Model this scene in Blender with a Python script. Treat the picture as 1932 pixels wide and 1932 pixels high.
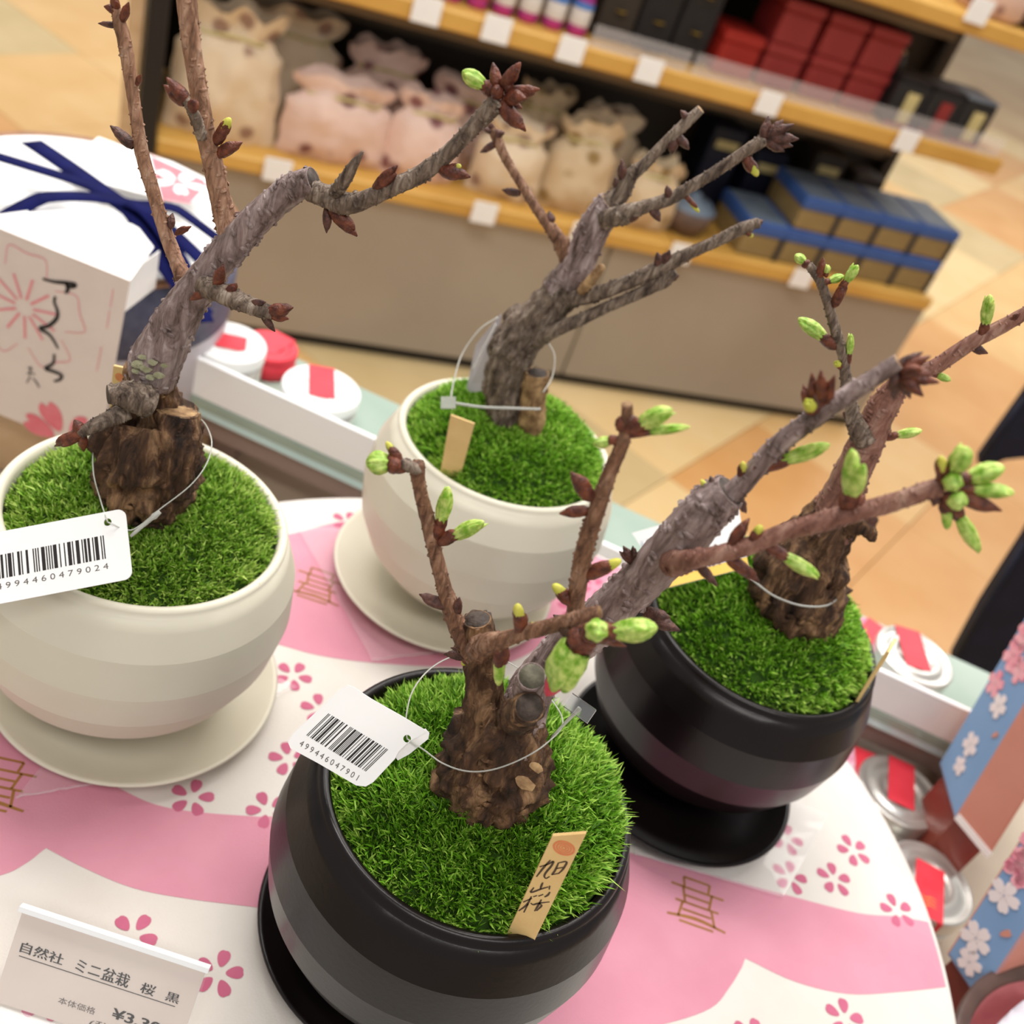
import bpy, math, random
import numpy as np
from mathutils import Vector, Matrix, noise
random.seed(7); rng = np.random.default_rng(7)
scene = bpy.context.scene
COL = scene.collection
for o in list(bpy.data.objects): bpy.data.objects.remove(o)

# ------------------------------------------------------------------ camera
F = 2004.0; PITCH = math.radians(36.56); ROLL = math.radians(21.92); CAMH = .4223
FW = np.array([0, math.cos(PITCH), -math.sin(PITCH)]); R0 = np.array([1., 0, 0]); U0 = np.cross(R0, FW)
RT = math.cos(ROLL) * R0 + math.sin(ROLL) * U0
UP = -math.sin(ROLL) * R0 + math.cos(ROLL) * U0
EYE = np.array([0, 0, CAMH])
cd = bpy.data.cameras.new('camera'); cam = bpy.data.objects.new('camera', cd); COL.objects.link(cam)
cam.matrix_world = Matrix(((RT[0], UP[0], -FW[0], EYE[0]), (RT[1], UP[1], -FW[1], EYE[1]), (RT[2], UP[2], -FW[2], EYE[2]), (0, 0, 0, 1)))
cd.sensor_width = 36; cd.lens = 36 * F / 1932; cd.clip_start = .01; cd.clip_end = 50
cd.dof.use_dof = True; cd.dof.focus_distance = .355; cd.dof.aperture_fstop = 11.5
scene.camera = cam

# ------------------------------------------------------------------ light
w = bpy.data.worlds.new('shop_air'); scene.world = w; w.use_nodes = True
bg = w.node_tree.nodes['Background']; bg.inputs[0].default_value = (1, .97, .94, 1); bg.inputs[1].default_value = .52
def area(name, loc, sx, sy, power, col=(1, .965, .92), rot=(0, 0, 0)):
    l = bpy.data.lights.new(name, 'AREA'); l.shape = 'RECTANGLE'; l.size = sx; l.size_y = sy; l.energy = power; l.color = col
    o = bpy.data.objects.new(name, l); COL.objects.link(o); o.location = loc; o.rotation_euler = rot
    return o
area('ceiling_lamp_over_table', (-.15, .75, 1.75), 1.6, .35, 34)
area('ceiling_lamp_behind_camera', (.5, -.7, 1.75), 1.6, .35, 22)
area('ceiling_lamp_over_aisle', (-.4, 2.0, 1.85), 2.6, .4, 55)
area('ceiling_lamp_far', (2.2, 4.6, 1.9), 2.6, 2.2, 118)
area('ceiling_lamp_far_side', (-2.2, 3.6, 1.9), 2.0, 1.6, 52)
scene.view_settings.view_transform = 'Standard'; scene.view_settings.look = 'None'
scene.view_settings.gamma = 1; scene.view_settings.use_curve_mapping = False
scene.view_settings.exposure = -.22

# ------------------------------------------------------------------ geometry helpers
def ray(px, py): return FW + (px - 966) / F * RT - (py - 966) / F * UP
def atZ(px, py, z): d = ray(px, py); return EYE + d * (z - CAMH) / d[2]
def atY(px, py, y): d = ray(px, py); return EYE + d * y / d[1]
def atD(px, py, D): return EYE + ray(px, py) * D
def depth(P): return float((np.asarray(P) - EYE) @ FW)
class Plane:
    """a flat face in the place: origin, two unit axes, normal"""
    def __init__(s, o, ex, ey):
        s.o = np.asarray(o, float); s.ex = np.asarray(ex, float); s.ex = s.ex / np.linalg.norm(s.ex)
        ey = np.asarray(ey, float); ey = ey - (ey @ s.ex) * s.ex; s.ey = ey / np.linalg.norm(ey); s.n = np.cross(s.ex, s.ey)
    def uv(s, px, py):
        d = ray(px, py); P = EYE + d * ((s.o - EYE) @ s.n) / (d @ s.n) - s.o
        return (float(P @ s.ex), float(P @ s.ey))
    def pt(s, u, v, h=0): return s.o + s.ex * u + s.ey * v + s.n * h
def srgb(r, g, b):
    f = lambda c: (c / 255 / 12.92) if c / 255 <= .04045 else ((c / 255 + .055) / 1.055) ** 2.4
    return (f(r), f(g), f(b), 1)

MATS = {}
def mat(name, c1, c2=None, rough=.6, scale=40, bump=0, bscale=None, metal=0, coat=0, spec=.5, trans=0, ior=1.45, alpha=1, detail=4, lo=.35, hi=.65, sheen=0, sss=0):
    m = bpy.data.materials.new(name); m.use_nodes = True; nt = m.node_tree; n = nt.nodes; b = n['Principled BSDF']
    b.inputs['Roughness'].default_value = rough; b.inputs['Metallic'].default_value = metal
    b.inputs['Coat Weight'].default_value = coat; b.inputs['Specular IOR Level'].default_value = spec
    b.inputs['Transmission Weight'].default_value = trans; b.inputs['IOR'].default_value = ior; b.inputs['Alpha'].default_value = alpha
    b.inputs['Sheen Weight'].default_value = sheen
    if sss: b.inputs['Subsurface Weight'].default_value = sss; b.inputs['Subsurface Scale'].default_value = .003
    tc = n.new('ShaderNodeTexCoord')
    tx = n.new('ShaderNodeTexNoise'); tx.inputs['Scale'].default_value = scale; tx.inputs['Detail'].default_value = detail
    nt.links.new(tc.outputs['Object'], tx.inputs['Vector'])
    cr = n.new('ShaderNodeValToRGB'); cr.color_ramp.elements[0].position = lo; cr.color_ramp.elements[1].position = hi
    cr.color_ramp.elements[0].color = c1; cr.color_ramp.elements[1].color = c2 or c1
    nt.links.new(tx.outputs['Fac'], cr.inputs['Fac']); nt.links.new(cr.outputs['Color'], b.inputs['Base Color'])
    if bump:
        t2 = n.new('ShaderNodeTexNoise'); t2.inputs['Scale'].default_value = bscale or scale * 3; t2.inputs['Detail'].default_value = 6
        nt.links.new(tc.outputs['Object'], t2.inputs['Vector'])
        bp = n.new('ShaderNodeBump'); bp.inputs['Strength'].default_value = bump; bp.inputs['Distance'].default_value = .001
        nt.links.new(t2.outputs['Fac'], bp.inputs['Height']); nt.links.new(bp.outputs['Normal'], b.inputs['Normal'])
    MATS[name] = m; return m

def tag(o, label=None, cat=None, group=None, kind=None):
    if label: o['label'] = label
    if cat: o['category'] = cat
    if group: o['group'] = group
    if kind: o['kind'] = kind
    return o
def thing(name, loc, label, cat, group=None):
    o = bpy.data.objects.new(name, None); o.empty_display_size = .02; COL.objects.link(o); o.location = Vector([float(c) for c in loc])
    return tag(o, label, cat, group)
def obj(name, verts, faces, m, parent=None, smooth=True, mi=None, origin=None):
    """verts in world space; stored relative to the parent's base (or to origin)"""
    V = np.asarray(verts, float)
    off = np.zeros(3)
    p = parent
    while p is not None: off = off + np.array(p.location); p = p.parent
    if origin is not None: off = np.asarray(origin, float)
    me = bpy.data.meshes.new(name)
    me.from_pydata([tuple(v) for v in (V - off)], [], [tuple(f) for f in faces])
    for mm in (m if isinstance(m, (list, tuple)) else [m]): me.materials.append(mm)
    if mi is not None: me.polygons.foreach_set('material_index', np.asarray(mi, dtype=np.int32))
    if smooth: me.polygons.foreach_set('use_smooth', np.ones(len(me.polygons), dtype=bool))
    me.update()
    o = bpy.data.objects.new(name, me); COL.objects.link(o)
    if parent is not None: o.parent = parent
    elif origin is not None: o.location = Vector([float(c) for c in origin])
    return o
def box(cx, cy, cz, sx, sy, sz, bev=0):
    """axis box as verts, faces; centre and sizes; bevelled edges if bev"""
    x, y, z = sx / 2, sy / 2, sz / 2
    if bev <= 0:
        v = [(cx + i * x, cy + j * y, cz + k * z) for k in (-1, 1) for j in (-1, 1) for i in (-1, 1)]
        f = [(0, 2, 3, 1), (4, 5, 7, 6), (0, 1, 5, 4), (2, 6, 7, 3), (0, 4, 6, 2), (1, 3, 7, 5)]
        return np.array(v), f
    b = min(bev, x * .9, y * .9, z * .9)
    ring = lambda xx, yy, zz: [(cx + a, cy + c, cz + zz) for a, c in ((-xx + b, -yy), (xx - b, -yy), (xx, -yy + b), (xx, yy - b), (xx - b, yy), (-xx + b, yy), (-xx, yy - b), (-xx, -yy + b))]
    v = ring(x - b, y - b, -z) + ring(x, y, -z + b) + ring(x, y, z - b) + ring(x - b, y - b, z)
    f = [tuple(reversed(range(8))), tuple(range(24, 32))]
    for k in range(3):
        for i in range(8):
            j = (i + 1) % 8; f.append((k * 8 + i, k * 8 + j, k * 8 + 8 + j, k * 8 + 8 + i))
    return np.array(v), f
def join(parts):
    V, Fc, o = [], [], 0
    for v, f in parts:
        V.append(np.asarray(v, float)); Fc += [tuple(i + o for i in q) for q in f]; o += len(v)
    return np.concatenate(V), Fc
def lathe(prof, seg=64, c=(0, 0, 0), closed=False):
    """prof: list of (r,z); duplicate points split the shading"""
    v, f = [], []
    for r, z in prof:
        for i in range(seg):
            a = 2 * math.pi * i / seg; v.append((c[0] + r * math.cos(a), c[1] + r * math.sin(a), c[2] + z))
    for k in range(len(prof) - 1):
        if prof[k] == prof[k + 1]: continue
        for i in range(seg):
            j = (i + 1) % seg; f.append((k * seg + i, k * seg + j, (k + 1) * seg + j, (k + 1) * seg + i))
    return np.array(v), f
def rotz(V, a, c):
    V = np.asarray(V, float) - c; s, co = math.sin(a), math.cos(a)
    return np.c_[V[:, 0] * co - V[:, 1] * s, V[:, 0] * s + V[:, 1] * co, V[:, 2]] + c
def spline(P, n):
    """Catmull-Rom through rows of P, n samples per span"""
    P = np.asarray(P, float); Q = np.vstack([2 * P[0] - P[1], P, 2 * P[-1] - P[-2]]); out = []
    for i in range(1, len(Q) - 2):
        for t in np.linspace(0, 1, n, endpoint=False):
            a, b, c, d = Q[i - 1], Q[i], Q[i + 1], Q[i + 2]
            out.append(.5 * (2 * b + (c - a) * t + (2 * a - 5 * b + 4 * c - d) * t * t + (3 * b - a - 3 * c + d) * t ** 3))
    out.append(P[-1]); return np.array(out)
def tube(C, R, seg=10, rough=0, freq=300, cap=True, capr=1.0, ridge=0, seed=0):
    """swept tube along centres C with radii R; surface roughened; returns verts, faces, index of first cap face"""
    C = np.asarray(C, float); n = len(C); T = np.gradient(C, axis=0); T /= np.linalg.norm(T, axis=1)[:, None] + 1e-12
    a = np.cross(T[0], [0, 0, 1.]);
    if np.linalg.norm(a) < 1e-3: a = np.cross(T[0], [0, 1., 0])
    a /= np.linalg.norm(a); v = []
    for i in range(n):
        a = a - (a @ T[i]) * T[i]; a /= np.linalg.norm(a); b = np.cross(T[i], a)
        for j in range(seg):
            th = 2 * math.pi * j / seg; d = math.cos(th) * a + math.sin(th) * b; r = R[i]
            if rough or ridge:
                p = C[i] + d * r
                k = noise.noise(Vector(p * freq) + Vector((seed, 0, 0))) * rough + noise.noise(Vector(p * freq * 3.1)) * rough * .6
                k += ridge * noise.noise(Vector((th * 2.2 * math.cos(th), th * 2.2 * math.sin(th), i * .12 + seed)))
                r *= 1 + k
            v.append(C[i] + d * r)
    f = []
    for i in range(n - 1):
        for j in range(seg):
            k = (j + 1) % seg; f.append((i * seg + j, i * seg + k, (i + 1) * seg + k, (i + 1) * seg + j))
    nf = len(f)
    if cap:
        f.append(tuple(reversed(range(seg)))); f.append(tuple(range((n - 1) * seg, n * seg)))
    return np.array(v), f, nf
def prism(poly, h0, h1, pl):
    """2-D polygon on a Plane raised between two heights"""
    n = len(poly); v = [pl.pt(u, q, h0) for u, q in poly] + [pl.pt(u, q, h1) for u, q in poly]
    f = [tuple(reversed(range(n))), tuple(range(n, 2 * n))] + [(i, (i + 1) % n, n + (i + 1) % n, n + i) for i in range(n)]
    return np.array(v), f
def area2(p): return sum(p[i][0] * p[(i + 1) % len(p)][1] - p[(i + 1) % len(p)][0] * p[i][1] for i in range(len(p)))
def ccw(p): return p if area2(p) > 0 else p[::-1]
def fill2d(loops, pl, h0, h1):
    """flat shape with holes and any outline, via a filled 2-D curve, raised to thickness"""
    cu = bpy.data.curves.new('t', 'CURVE'); cu.dimensions = '2D'; cu.fill_mode = 'BOTH'; cu.extrude = (h1 - h0) / 2
    for lp in loops:
        s = cu.splines.new('POLY'); s.points.add(len(lp) - 1); s.use_cyclic_u = True
        for i, (x, y) in enumerate(lp): s.points[i].co = (x, y, 0, 1)
    return curve_mesh(cu, pl, (h0 + h1) / 2)
def curve_mesh(cu, pl, h, sx=1, sy=1, ox=0, oy=0, fit=None):
    t = bpy.data.objects.new('t', cu); COL.objects.link(t); dg = bpy.context.evaluated_depsgraph_get()
    me = bpy.data.meshes.new_from_object(t.evaluated_get(dg)); bpy.data.objects.remove(t); bpy.data.curves.remove(cu)
    V = np.zeros(len(me.vertices) * 3); me.vertices.foreach_get('co', V); V = V.reshape(-1, 3); fs = [tuple(p.vertices) for p in me.polygons]
    bpy.data.meshes.remove(me)
    if fit is not None and len(V):   # fit = (u0, v0, u1, v1)
        mn, mx = V[:, :2].min(0), V[:, :2].max(0); sc = (np.array(fit[2:]) - np.array(fit[:2])) / (mx - mn)
        V[:, :2] = (V[:, :2] - mn) * sc + np.array(fit[:2])
    return np.array([pl.pt(a, b, h + c) for a, b, c in V]), fs
def text(body, pl, fit, h=.00006, bold=0):
    cu = bpy.data.curves.new('t', 'FONT'); cu.body = body; cu.size = .01; cu.offset = bold; cu.resolution_u = 3
    return curve_mesh(cu, pl, h, fit=fit)
def ribbon(pts, wd, pl, h=.00008):
    """flat pen stroke on a plane along uv points"""
    P = spline(np.array(pts), 5) if len(pts) > 2 else np.array(pts); T = np.gradient(P, axis=0); T /= np.linalg.norm(T, axis=1)[:, None] + 1e-12
    N = np.c_[-T[:, 1], T[:, 0]]; n = len(P); k = np.linspace(0, 1, n); W = wd * (.65 + .5 * np.sin(math.pi * np.clip(k, .08, .95)))
    v = [pl.pt(*(P[i] + N[i] * W[i] / 2), h) for i in range(n)] + [pl.pt(*(P[i] - N[i] * W[i] / 2), h) for i in range(n)]
    return np.array(v), [(n + i, n + i + 1, i + 1, i) for i in range(n - 1)]
def petal(cx, cy, ang, L, W, notch=.12, r0=.25):
    """petal outline pointing along ang from a centre"""
    pts = []
    for t in np.linspace(-math.pi, math.pi, 18, endpoint=False):
        x = r0 * L + (1 - r0) * L * (.5 + .5 * math.cos(t)); y = W * .5 * math.sin(t) * (.75 + .25 * math.cos(t))
        if abs(t) < .25: x -= notch * L
        pts.append((cx + x * math.cos(ang) - y * math.sin(ang), cy + x * math.sin(ang) + y * math.cos(ang)))
    return pts
def blossom(cx, cy, R, rot, pl, h, W=.52, notch=.06, r0=.24):
    return join([prism(ccw(petal(cx, cy, rot + k * 2 * math.pi / 5, R, R * W, notch, r0)), 0, h, pl) for k in range(5)])

# ------------------------------------------------------------------ materials
mat('cloth_cream', srgb(222, 216, 209), srgb(214, 207, 199), .85, 18, .25, 900, sheen=.1)
mat('cloth_pink', srgb(218, 150, 168), srgb(210, 140, 159), .85, 22, .25, 900)
mat('cloth_rose', srgb(196, 104, 133), srgb(188, 96, 125), .85, 60)
mat('cloth_gold', srgb(165, 115, 55), srgb(150, 98, 45), .7, 60)
mat('white_glaze', srgb(222, 216, 198), srgb(216, 209, 190), .42, 14, .05, 300, spec=.4)
mat('black_glaze', srgb(22, 15, 15), srgb(16, 11, 12), .28, 30, .06, 500, spec=.38)
mat('moss_base', srgb(36, 64, 8), srgb(52, 86, 14), .95, 200, .6, 900)
def bark(name, dark, mid, pale, sc, crack, bump, rough=.75):
    """layered bark: stretched fibres, blotches and dark cracks"""
    m = mat(name, dark, pale, rough, sc); nt = m.node_tree; n = nt.nodes; b = n['Principled BSDF']
    tc = n.new('ShaderNodeTexCoord'); mp = n.new('ShaderNodeMapping'); mp.inputs['Scale'].default_value = (1.25, 1.25, .32); nt.links.new(tc.outputs['Object'], mp.inputs['Vector'])
    nz = n.new('ShaderNodeTexNoise'); nz.inputs['Scale'].default_value = sc; nz.inputs['Detail'].default_value = 9; nz.inputs['Roughness'].default_value = .68; nz.inputs['Distortion'].default_value = .6
    nt.links.new(mp.outputs['Vector'], nz.inputs['Vector'])
    cr = n.new('ShaderNodeValToRGB'); e = cr.color_ramp.elements; e[0].position = .34; e[0].color = dark; e[1].position = .68; e[1].color = pale; k = e.new(.5); k.color = mid
    nt.links.new(nz.outputs['Fac'], cr.inputs['Fac'])
    vo = n.new('ShaderNodeTexVoronoi'); vo.feature = 'DISTANCE_TO_EDGE'; vo.inputs['Scale'].default_value = sc * 1.1
    nt.links.new(mp.outputs['Vector'], vo.inputs['Vector'])
    r2 = n.new('ShaderNodeValToRGB'); r2.color_ramp.elements[0].position = .0; r2.color_ramp.elements[1].position = .12; r2.color_ramp.elements[0].color = (1 - crack,) * 3 + (1,)
    nt.links.new(vo.outputs['Distance'], r2.inputs['Fac'])
    mx = n.new('ShaderNodeMix'); mx.data_type = 'RGBA'; mx.blend_type = 'MULTIPLY'; mx.inputs['Factor'].default_value = 1
    nt.links.new(cr.outputs['Color'], mx.inputs['A']); nt.links.new(r2.outputs['Color'], mx.inputs['B']); nt.links.new(mx.outputs['Result'], b.inputs['Base Color'])
    ad = n.new('ShaderNodeMath'); ad.operation = 'MULTIPLY_ADD'; ad.inputs[1].default_value = .35; nt.links.new(r2.outputs['Color'], ad.inputs[0]); nt.links.new(nz.outputs['Fac'], ad.inputs[2])
    bp = n.new('ShaderNodeBump'); bp.inputs['Strength'].default_value = bump; bp.inputs['Distance'].default_value = .0016
    nt.links.new(ad.outputs[0], bp.inputs['Height']); nt.links.new(bp.outputs['Normal'], b.inputs['Normal'])
bark('grey_bark', srgb(84, 66, 60), srgb(150, 129, 126), srgb(198, 181, 178), 170, .25, .7, .6)
bark('old_bark', srgb(30, 19, 14), srgb(90, 62, 42), srgb(176, 138, 100), 105, .4, 1, .8)
bark('ash_bark', srgb(64, 50, 42), srgb(126, 108, 94), srgb(182, 166, 150), 210, .35, .9)
bark('pale_twig', srgb(104, 72, 54), srgb(164, 122, 96), srgb(204, 168, 144), 230, .3, .6, .6)
bark('twig_bark', srgb(84, 54, 38), srgb(138, 98, 74), srgb(184, 146, 120), 260, .35, .7, .6)
bark('red_bark', srgb(104, 64, 52), srgb(144, 100, 86), srgb(182, 146, 130), 190, .15, .5, .5)
mat('cut_wood', srgb(88, 84, 70), srgb(120, 116, 98), .7, 300, .3)
mat('dark_cut', srgb(52, 42, 36), srgb(82, 70, 62), .7, 300, .4)
mat('bare_wood', srgb(186, 152, 108), srgb(124, 92, 62), .75, 220, .6)
mat('bud_scale', srgb(74, 34, 26), srgb(124, 66, 44), .4, 420, .5, 1400)
mat('bud_dark', srgb(58, 34, 30), srgb(104, 68, 58), .5, 420, .5, 1400)
mat('bud_green', srgb(122, 172, 42), srgb(204, 224, 124), .45, 420, .3, 1200, sss=.15)
mat('bud_yellow', srgb(186, 190, 62), srgb(208, 200, 92), .5, 330, sss=.1)
mat('petal_red', srgb(196, 30, 70), srgb(214, 60, 90), .45, 300)
mat('lichen', srgb(138, 136, 104), srgb(166, 164, 134), .9, 300, .8)
mat('paper_white', srgb(244, 243, 242), srgb(240, 239, 238), .55, 30)
mat('paper_warm', srgb(226, 212, 203), srgb(221, 206, 197), .6, 30)
mat('print_black', srgb(34, 30, 30), None, .6)
mat('print_grey', srgb(96, 88, 84), None, .6)
mat('print_pink', srgb(233, 150, 155), srgb(228, 138, 146), .6, 90)
mat('print_rose', srgb(222, 110, 122), srgb(228, 125, 135), .6, 90)
mat('stamp_orange', srgb(233, 140, 92), srgb(226, 128, 80), .6, 500)
mat('pen_ink', srgb(84, 62, 42), srgb(66, 50, 38), .6, 700)
mat('stake_wood', srgb(236, 202, 140), srgb(228, 190, 126), .6, 60, .15, 400)
mat('clear_plastic', srgb(245, 248, 250), None, .08, trans=.9, ior=1.3, spec=.5)
mat('nylon', srgb(226, 226, 220), None, .25, trans=.55, ior=1.3)
mat('film', srgb(250, 246, 248), None, .06, trans=0, alpha=.16, spec=.8)
mat('acrylic', srgb(250, 250, 250), None, .05, alpha=.05, spec=.6)
mat('rail_white', srgb(246, 247, 248), None, .35, spec=.5)
mat('glass_edge', srgb(150, 168, 156), srgb(160, 176, 164), .15, 20, spec=.6)
mat('glass_blue', srgb(196, 226, 230), srgb(206, 234, 236), .12, 20, spec=.6)
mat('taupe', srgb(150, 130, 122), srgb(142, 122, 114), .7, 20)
mat('tin_silver', srgb(214, 212, 206), srgb(204, 202, 196), .28, 30, metal=.75)
mat('tin_glare', srgb(244, 244, 242), None, .3)  # glare on the silver lids, painted as plain white
mat('tape_red', srgb(226, 60, 76), srgb(218, 50, 66), .5, 60)
mat('tape_gold', srgb(232, 130, 70), None, .5)
mat('tin_pink', srgb(214, 110, 150), srgb(240, 200, 214), .5, 60)
mat('ribbon_navy', srgb(20, 24, 78), srgb(15, 18, 64), .85, 60, .1, 700, spec=.1)
mat('weave_navy', srgb(82, 84, 108), srgb(94, 96, 118), .7, 150, .3, 900)
mat('lilac_grey', srgb(196, 190, 196), srgb(188, 182, 190), .6, 30)
mat('lid_brown', srgb(156, 112, 82), srgb(140, 98, 70), .5, 60)
mat('riser_wood', srgb(206, 176, 140), srgb(192, 160, 122), .6, 40)
mat('bag_blue', srgb(132, 166, 206), srgb(122, 156, 198), .6, 12)
mat('bag_salmon', srgb(214, 150, 132), srgb(204, 138, 120), .6, 12)
mat('bag_print_white', srgb(240, 226, 226), None, .6)
mat('bag_print_pink', srgb(236, 140, 160), srgb(244, 184, 192), .6, 160)
mat('tub_brown', srgb(92, 70, 62), srgb(78, 58, 52), .4, 40)
mat('tub_copper', srgb(176, 104, 66), srgb(164, 92, 56), .4, 40)
mat('tub_pink', srgb(206, 140, 142), srgb(196, 128, 132), .55, 40)
mat('tissue', srgb(232, 226, 234), srgb(224, 217, 227), .8, 60, .6, 260)
mat('table_laminate', srgb(196, 180, 160), srgb(188, 172, 152), .5, 12)
mat('navy_cloth', srgb(16, 18, 40), srgb(11, 12, 30), .8, 30, .3, 400)
mat('shelf_gold', srgb(212, 166, 84), srgb(200, 152, 72), .5, 6)
mat('shelf_grey', srgb(166, 154, 138), srgb(158, 146, 130), .6, 3)
mat('shelf_dark', srgb(62, 54, 46), srgb(50, 43, 37), .6, 5)
mat('shelf_black', srgb(28, 24, 24), None, .5)
mat('shelf_under', srgb(112, 98, 80), srgb(98, 84, 68), .7, 5)
mat('box_red', srgb(148, 48, 46), srgb(136, 40, 40), .5, 10)
mat('box_red_bright', srgb(164, 40, 30), srgb(150, 34, 26), .5, 10)
mat('box_black', srgb(34, 32, 34), srgb(26, 25, 28), .5, 10)
mat('box_cream', srgb(210, 196, 140), srgb(198, 182, 126), .6, 10)
mat('box_gold', srgb(190, 156, 50), None, .4)
mat('box_tan', srgb(150, 128, 84), srgb(138, 116, 74), .5, 10)
mat('box_blue', srgb(62, 96, 162), srgb(50, 84, 150), .5, 10)
mat('box_top', srgb(120, 134, 148), srgb(92, 106, 124), .5, 12)
mat('box_navy', srgb(20, 24, 44), None, .5)
mat('bottle_purple', srgb(150, 50, 140), srgb(196, 60, 130), .4, 20)
mat('bottle_white', srgb(226, 220, 214), None, .4)
mat('bottle_blue', srgb(70, 130, 200), None, .4)
mat('bottle_red', srgb(190, 70, 60), None, .4)
mat('bowl_brown', srgb(112, 92, 82), srgb(98, 80, 72), .4, 20)
mat('floor_base', srgb(196, 158, 106), srgb(214, 182, 132), .35, 1.6, lo=.4, hi=.6)
for k, (a, b) in enumerate([((214, 172, 112), (222, 184, 128)), ((206, 152, 92), (214, 164, 106)), ((196, 172, 124), (206, 182, 136)), ((222, 190, 134), (226, 198, 148))]):
    mat('tile_%d' % k, srgb(*a), srgb(*b), .35, 5)
def pouch_mat(name, base, base2, dot):
    m = mat(name, base, base2, .75, 9, .4, 30); nt = m.node_tree; n = nt.nodes; b = n['Principled BSDF']
    tc = n.new('ShaderNodeTexCoord'); vo = n.new('ShaderNodeTexVoronoi'); vo.inputs['Scale'].default_value = 17
    nt.links.new(tc.outputs['Object'], vo.inputs['Vector'])
    r = n.new('ShaderNodeValToRGB'); r.color_ramp.elements[0].position = .2; r.color_ramp.elements[1].position = .33
    r.color_ramp.elements[0].color = (1, 1, 1, 1); r.color_ramp.elements[1].color = (0, 0, 0, 1); nt.links.new(vo.outputs['Distance'], r.inputs['Fac'])
    mx = n.new('ShaderNodeMix'); mx.data_type = 'RGBA'; nt.links.new(r.outputs['Color'], mx.inputs['Factor'])
    src = b.inputs['Base Color'].links[0].from_socket; nt.links.new(src, mx.inputs['A']); mx.inputs['B'].default_value = dot
    nt.links.new(mx.outputs['Result'], b.inputs['Base Color'])
pouch_mat('pouch_cream', srgb(232, 212, 184), srgb(222, 200, 168), srgb(160, 128, 110))
pouch_mat('pouch_pink', srgb(236, 206, 192), srgb(228, 196, 182), srgb(138, 92, 92))
pouch_mat('pouch_beige', srgb(216, 194, 160), srgb(204, 178, 142), srgb(150, 122, 74))
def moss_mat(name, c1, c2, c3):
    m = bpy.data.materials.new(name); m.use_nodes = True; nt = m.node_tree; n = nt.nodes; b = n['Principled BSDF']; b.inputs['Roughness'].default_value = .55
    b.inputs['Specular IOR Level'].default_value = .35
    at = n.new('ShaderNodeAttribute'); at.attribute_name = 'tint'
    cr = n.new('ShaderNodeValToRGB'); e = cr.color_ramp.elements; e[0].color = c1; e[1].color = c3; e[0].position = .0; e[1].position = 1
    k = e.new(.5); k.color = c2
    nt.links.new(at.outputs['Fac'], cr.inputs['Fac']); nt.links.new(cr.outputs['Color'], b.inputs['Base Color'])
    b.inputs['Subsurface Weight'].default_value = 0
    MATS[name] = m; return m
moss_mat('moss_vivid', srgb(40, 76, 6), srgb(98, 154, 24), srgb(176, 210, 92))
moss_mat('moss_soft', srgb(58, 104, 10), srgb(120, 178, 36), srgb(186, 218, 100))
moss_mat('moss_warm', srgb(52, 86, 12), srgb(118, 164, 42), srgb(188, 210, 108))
M = MATS

# ------------------------------------------------------------------ floor
ZF = -.87
fl = obj('floor', *join([box(0, 5, ZF - .06, 16, 16, .1)]), M['floor_base'], smooth=False); tag(fl, 'beige and orange stone tile floor of the shop', 'floor', kind='structure')
TS = .46; ta = math.radians(25.84 + 38)
tm = []
v0, f0 = box(0, 0, 0, TS - .002, TS - .002, .012, .001)
for k in range(4):
    me = bpy.data.meshes.new('tile'); me.from_pydata([tuple(v) for v in v0], [], f0); me.materials.append(M['tile_%d' % k]); tm.append(me)
def inview(P, mg=260):
    d = np.asarray(P) - EYE; z = d @ FW
    if z < .1: return False
    x, y = 966 + d @ RT / z * F, 966 - d @ UP / z * F
    return -mg < x < 1932 + mg and -mg < y < 1932 + mg
nt_ = 0
for i in range(-22, 23):
    for j in range(-22, 23):
        x = .2 + (i * math.cos(ta) - j * math.sin(ta)) * TS; y = 2.4 + (i * math.sin(ta) + j * math.cos(ta)) * TS
        if .6 < y < 7.5 and inview((x, y, ZF)) and nt_ < 290:
            o = bpy.data.objects.new('tile', tm[int(rng.choice(4, p=[.34, .26, .2, .2]))]); COL.objects.link(o); o.parent = fl
            o.location = (x, y, ZF - .005); o.rotation_euler = (0, 0, ta); nt_ += 1

# ------------------------------------------------------------------ shelf unit in the background
SA = atZ(500, 652, ZF); SB = atZ(1250, 763, ZF); SD = (SB - SA) / np.linalg.norm(SB - SA); SN = np.array([-SD[1], SD[0], 0])
YAW = math.atan2(SD[1], SD[0])
def S(al, dep, h): return SA + SD * al + SN * dep + np.array([0, 0, h])
def sbox(a0, a1, d0, d1, h0, h1, bev=.004):
    v, f = box((a0 + a1) / 2, (d0 + d1) / 2, (h0 + h1) / 2, a1 - a0, d1 - d0, h1 - h0, bev)
    return np.array([S(*p) for p in v]), f
unit = thing('shelf_unit', S(.65, .17, 0), 'long shop shelf unit with honey wood shelves over grey base panels', 'shelf')
for a0, a1, h0, h1 in ((-.27, .855, .388, .42), (.86, 1.59, .388, .42), (-.27, .65, .743, .78), (.655, 1.55, .743, .78), (-.27, .9, 1.0, 1.035), (.905, 2.6, 1.0, 1.035)):
    obj('shelf_plank', *sbox(a0, a1, 0, .38 if h0 < .9 else .3, h0, h1), M['shelf_gold'], unit, False)
for a0, a1 in ((-.27, .71), (.716, 1.6)):
    obj('base_panel', *sbox(a0, a1, .02, .04, .03, .385, .003), M['shelf_grey'], unit, False)
obj('base_end', *sbox(1.585, 1.6, .04, .36, .03, .385, .003), M['shelf_grey'], unit, False)
obj('kick_strip', *sbox(-.27, 1.59, .035, .06, 0, .03, .002), M['shelf_black'], unit, False)
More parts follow.
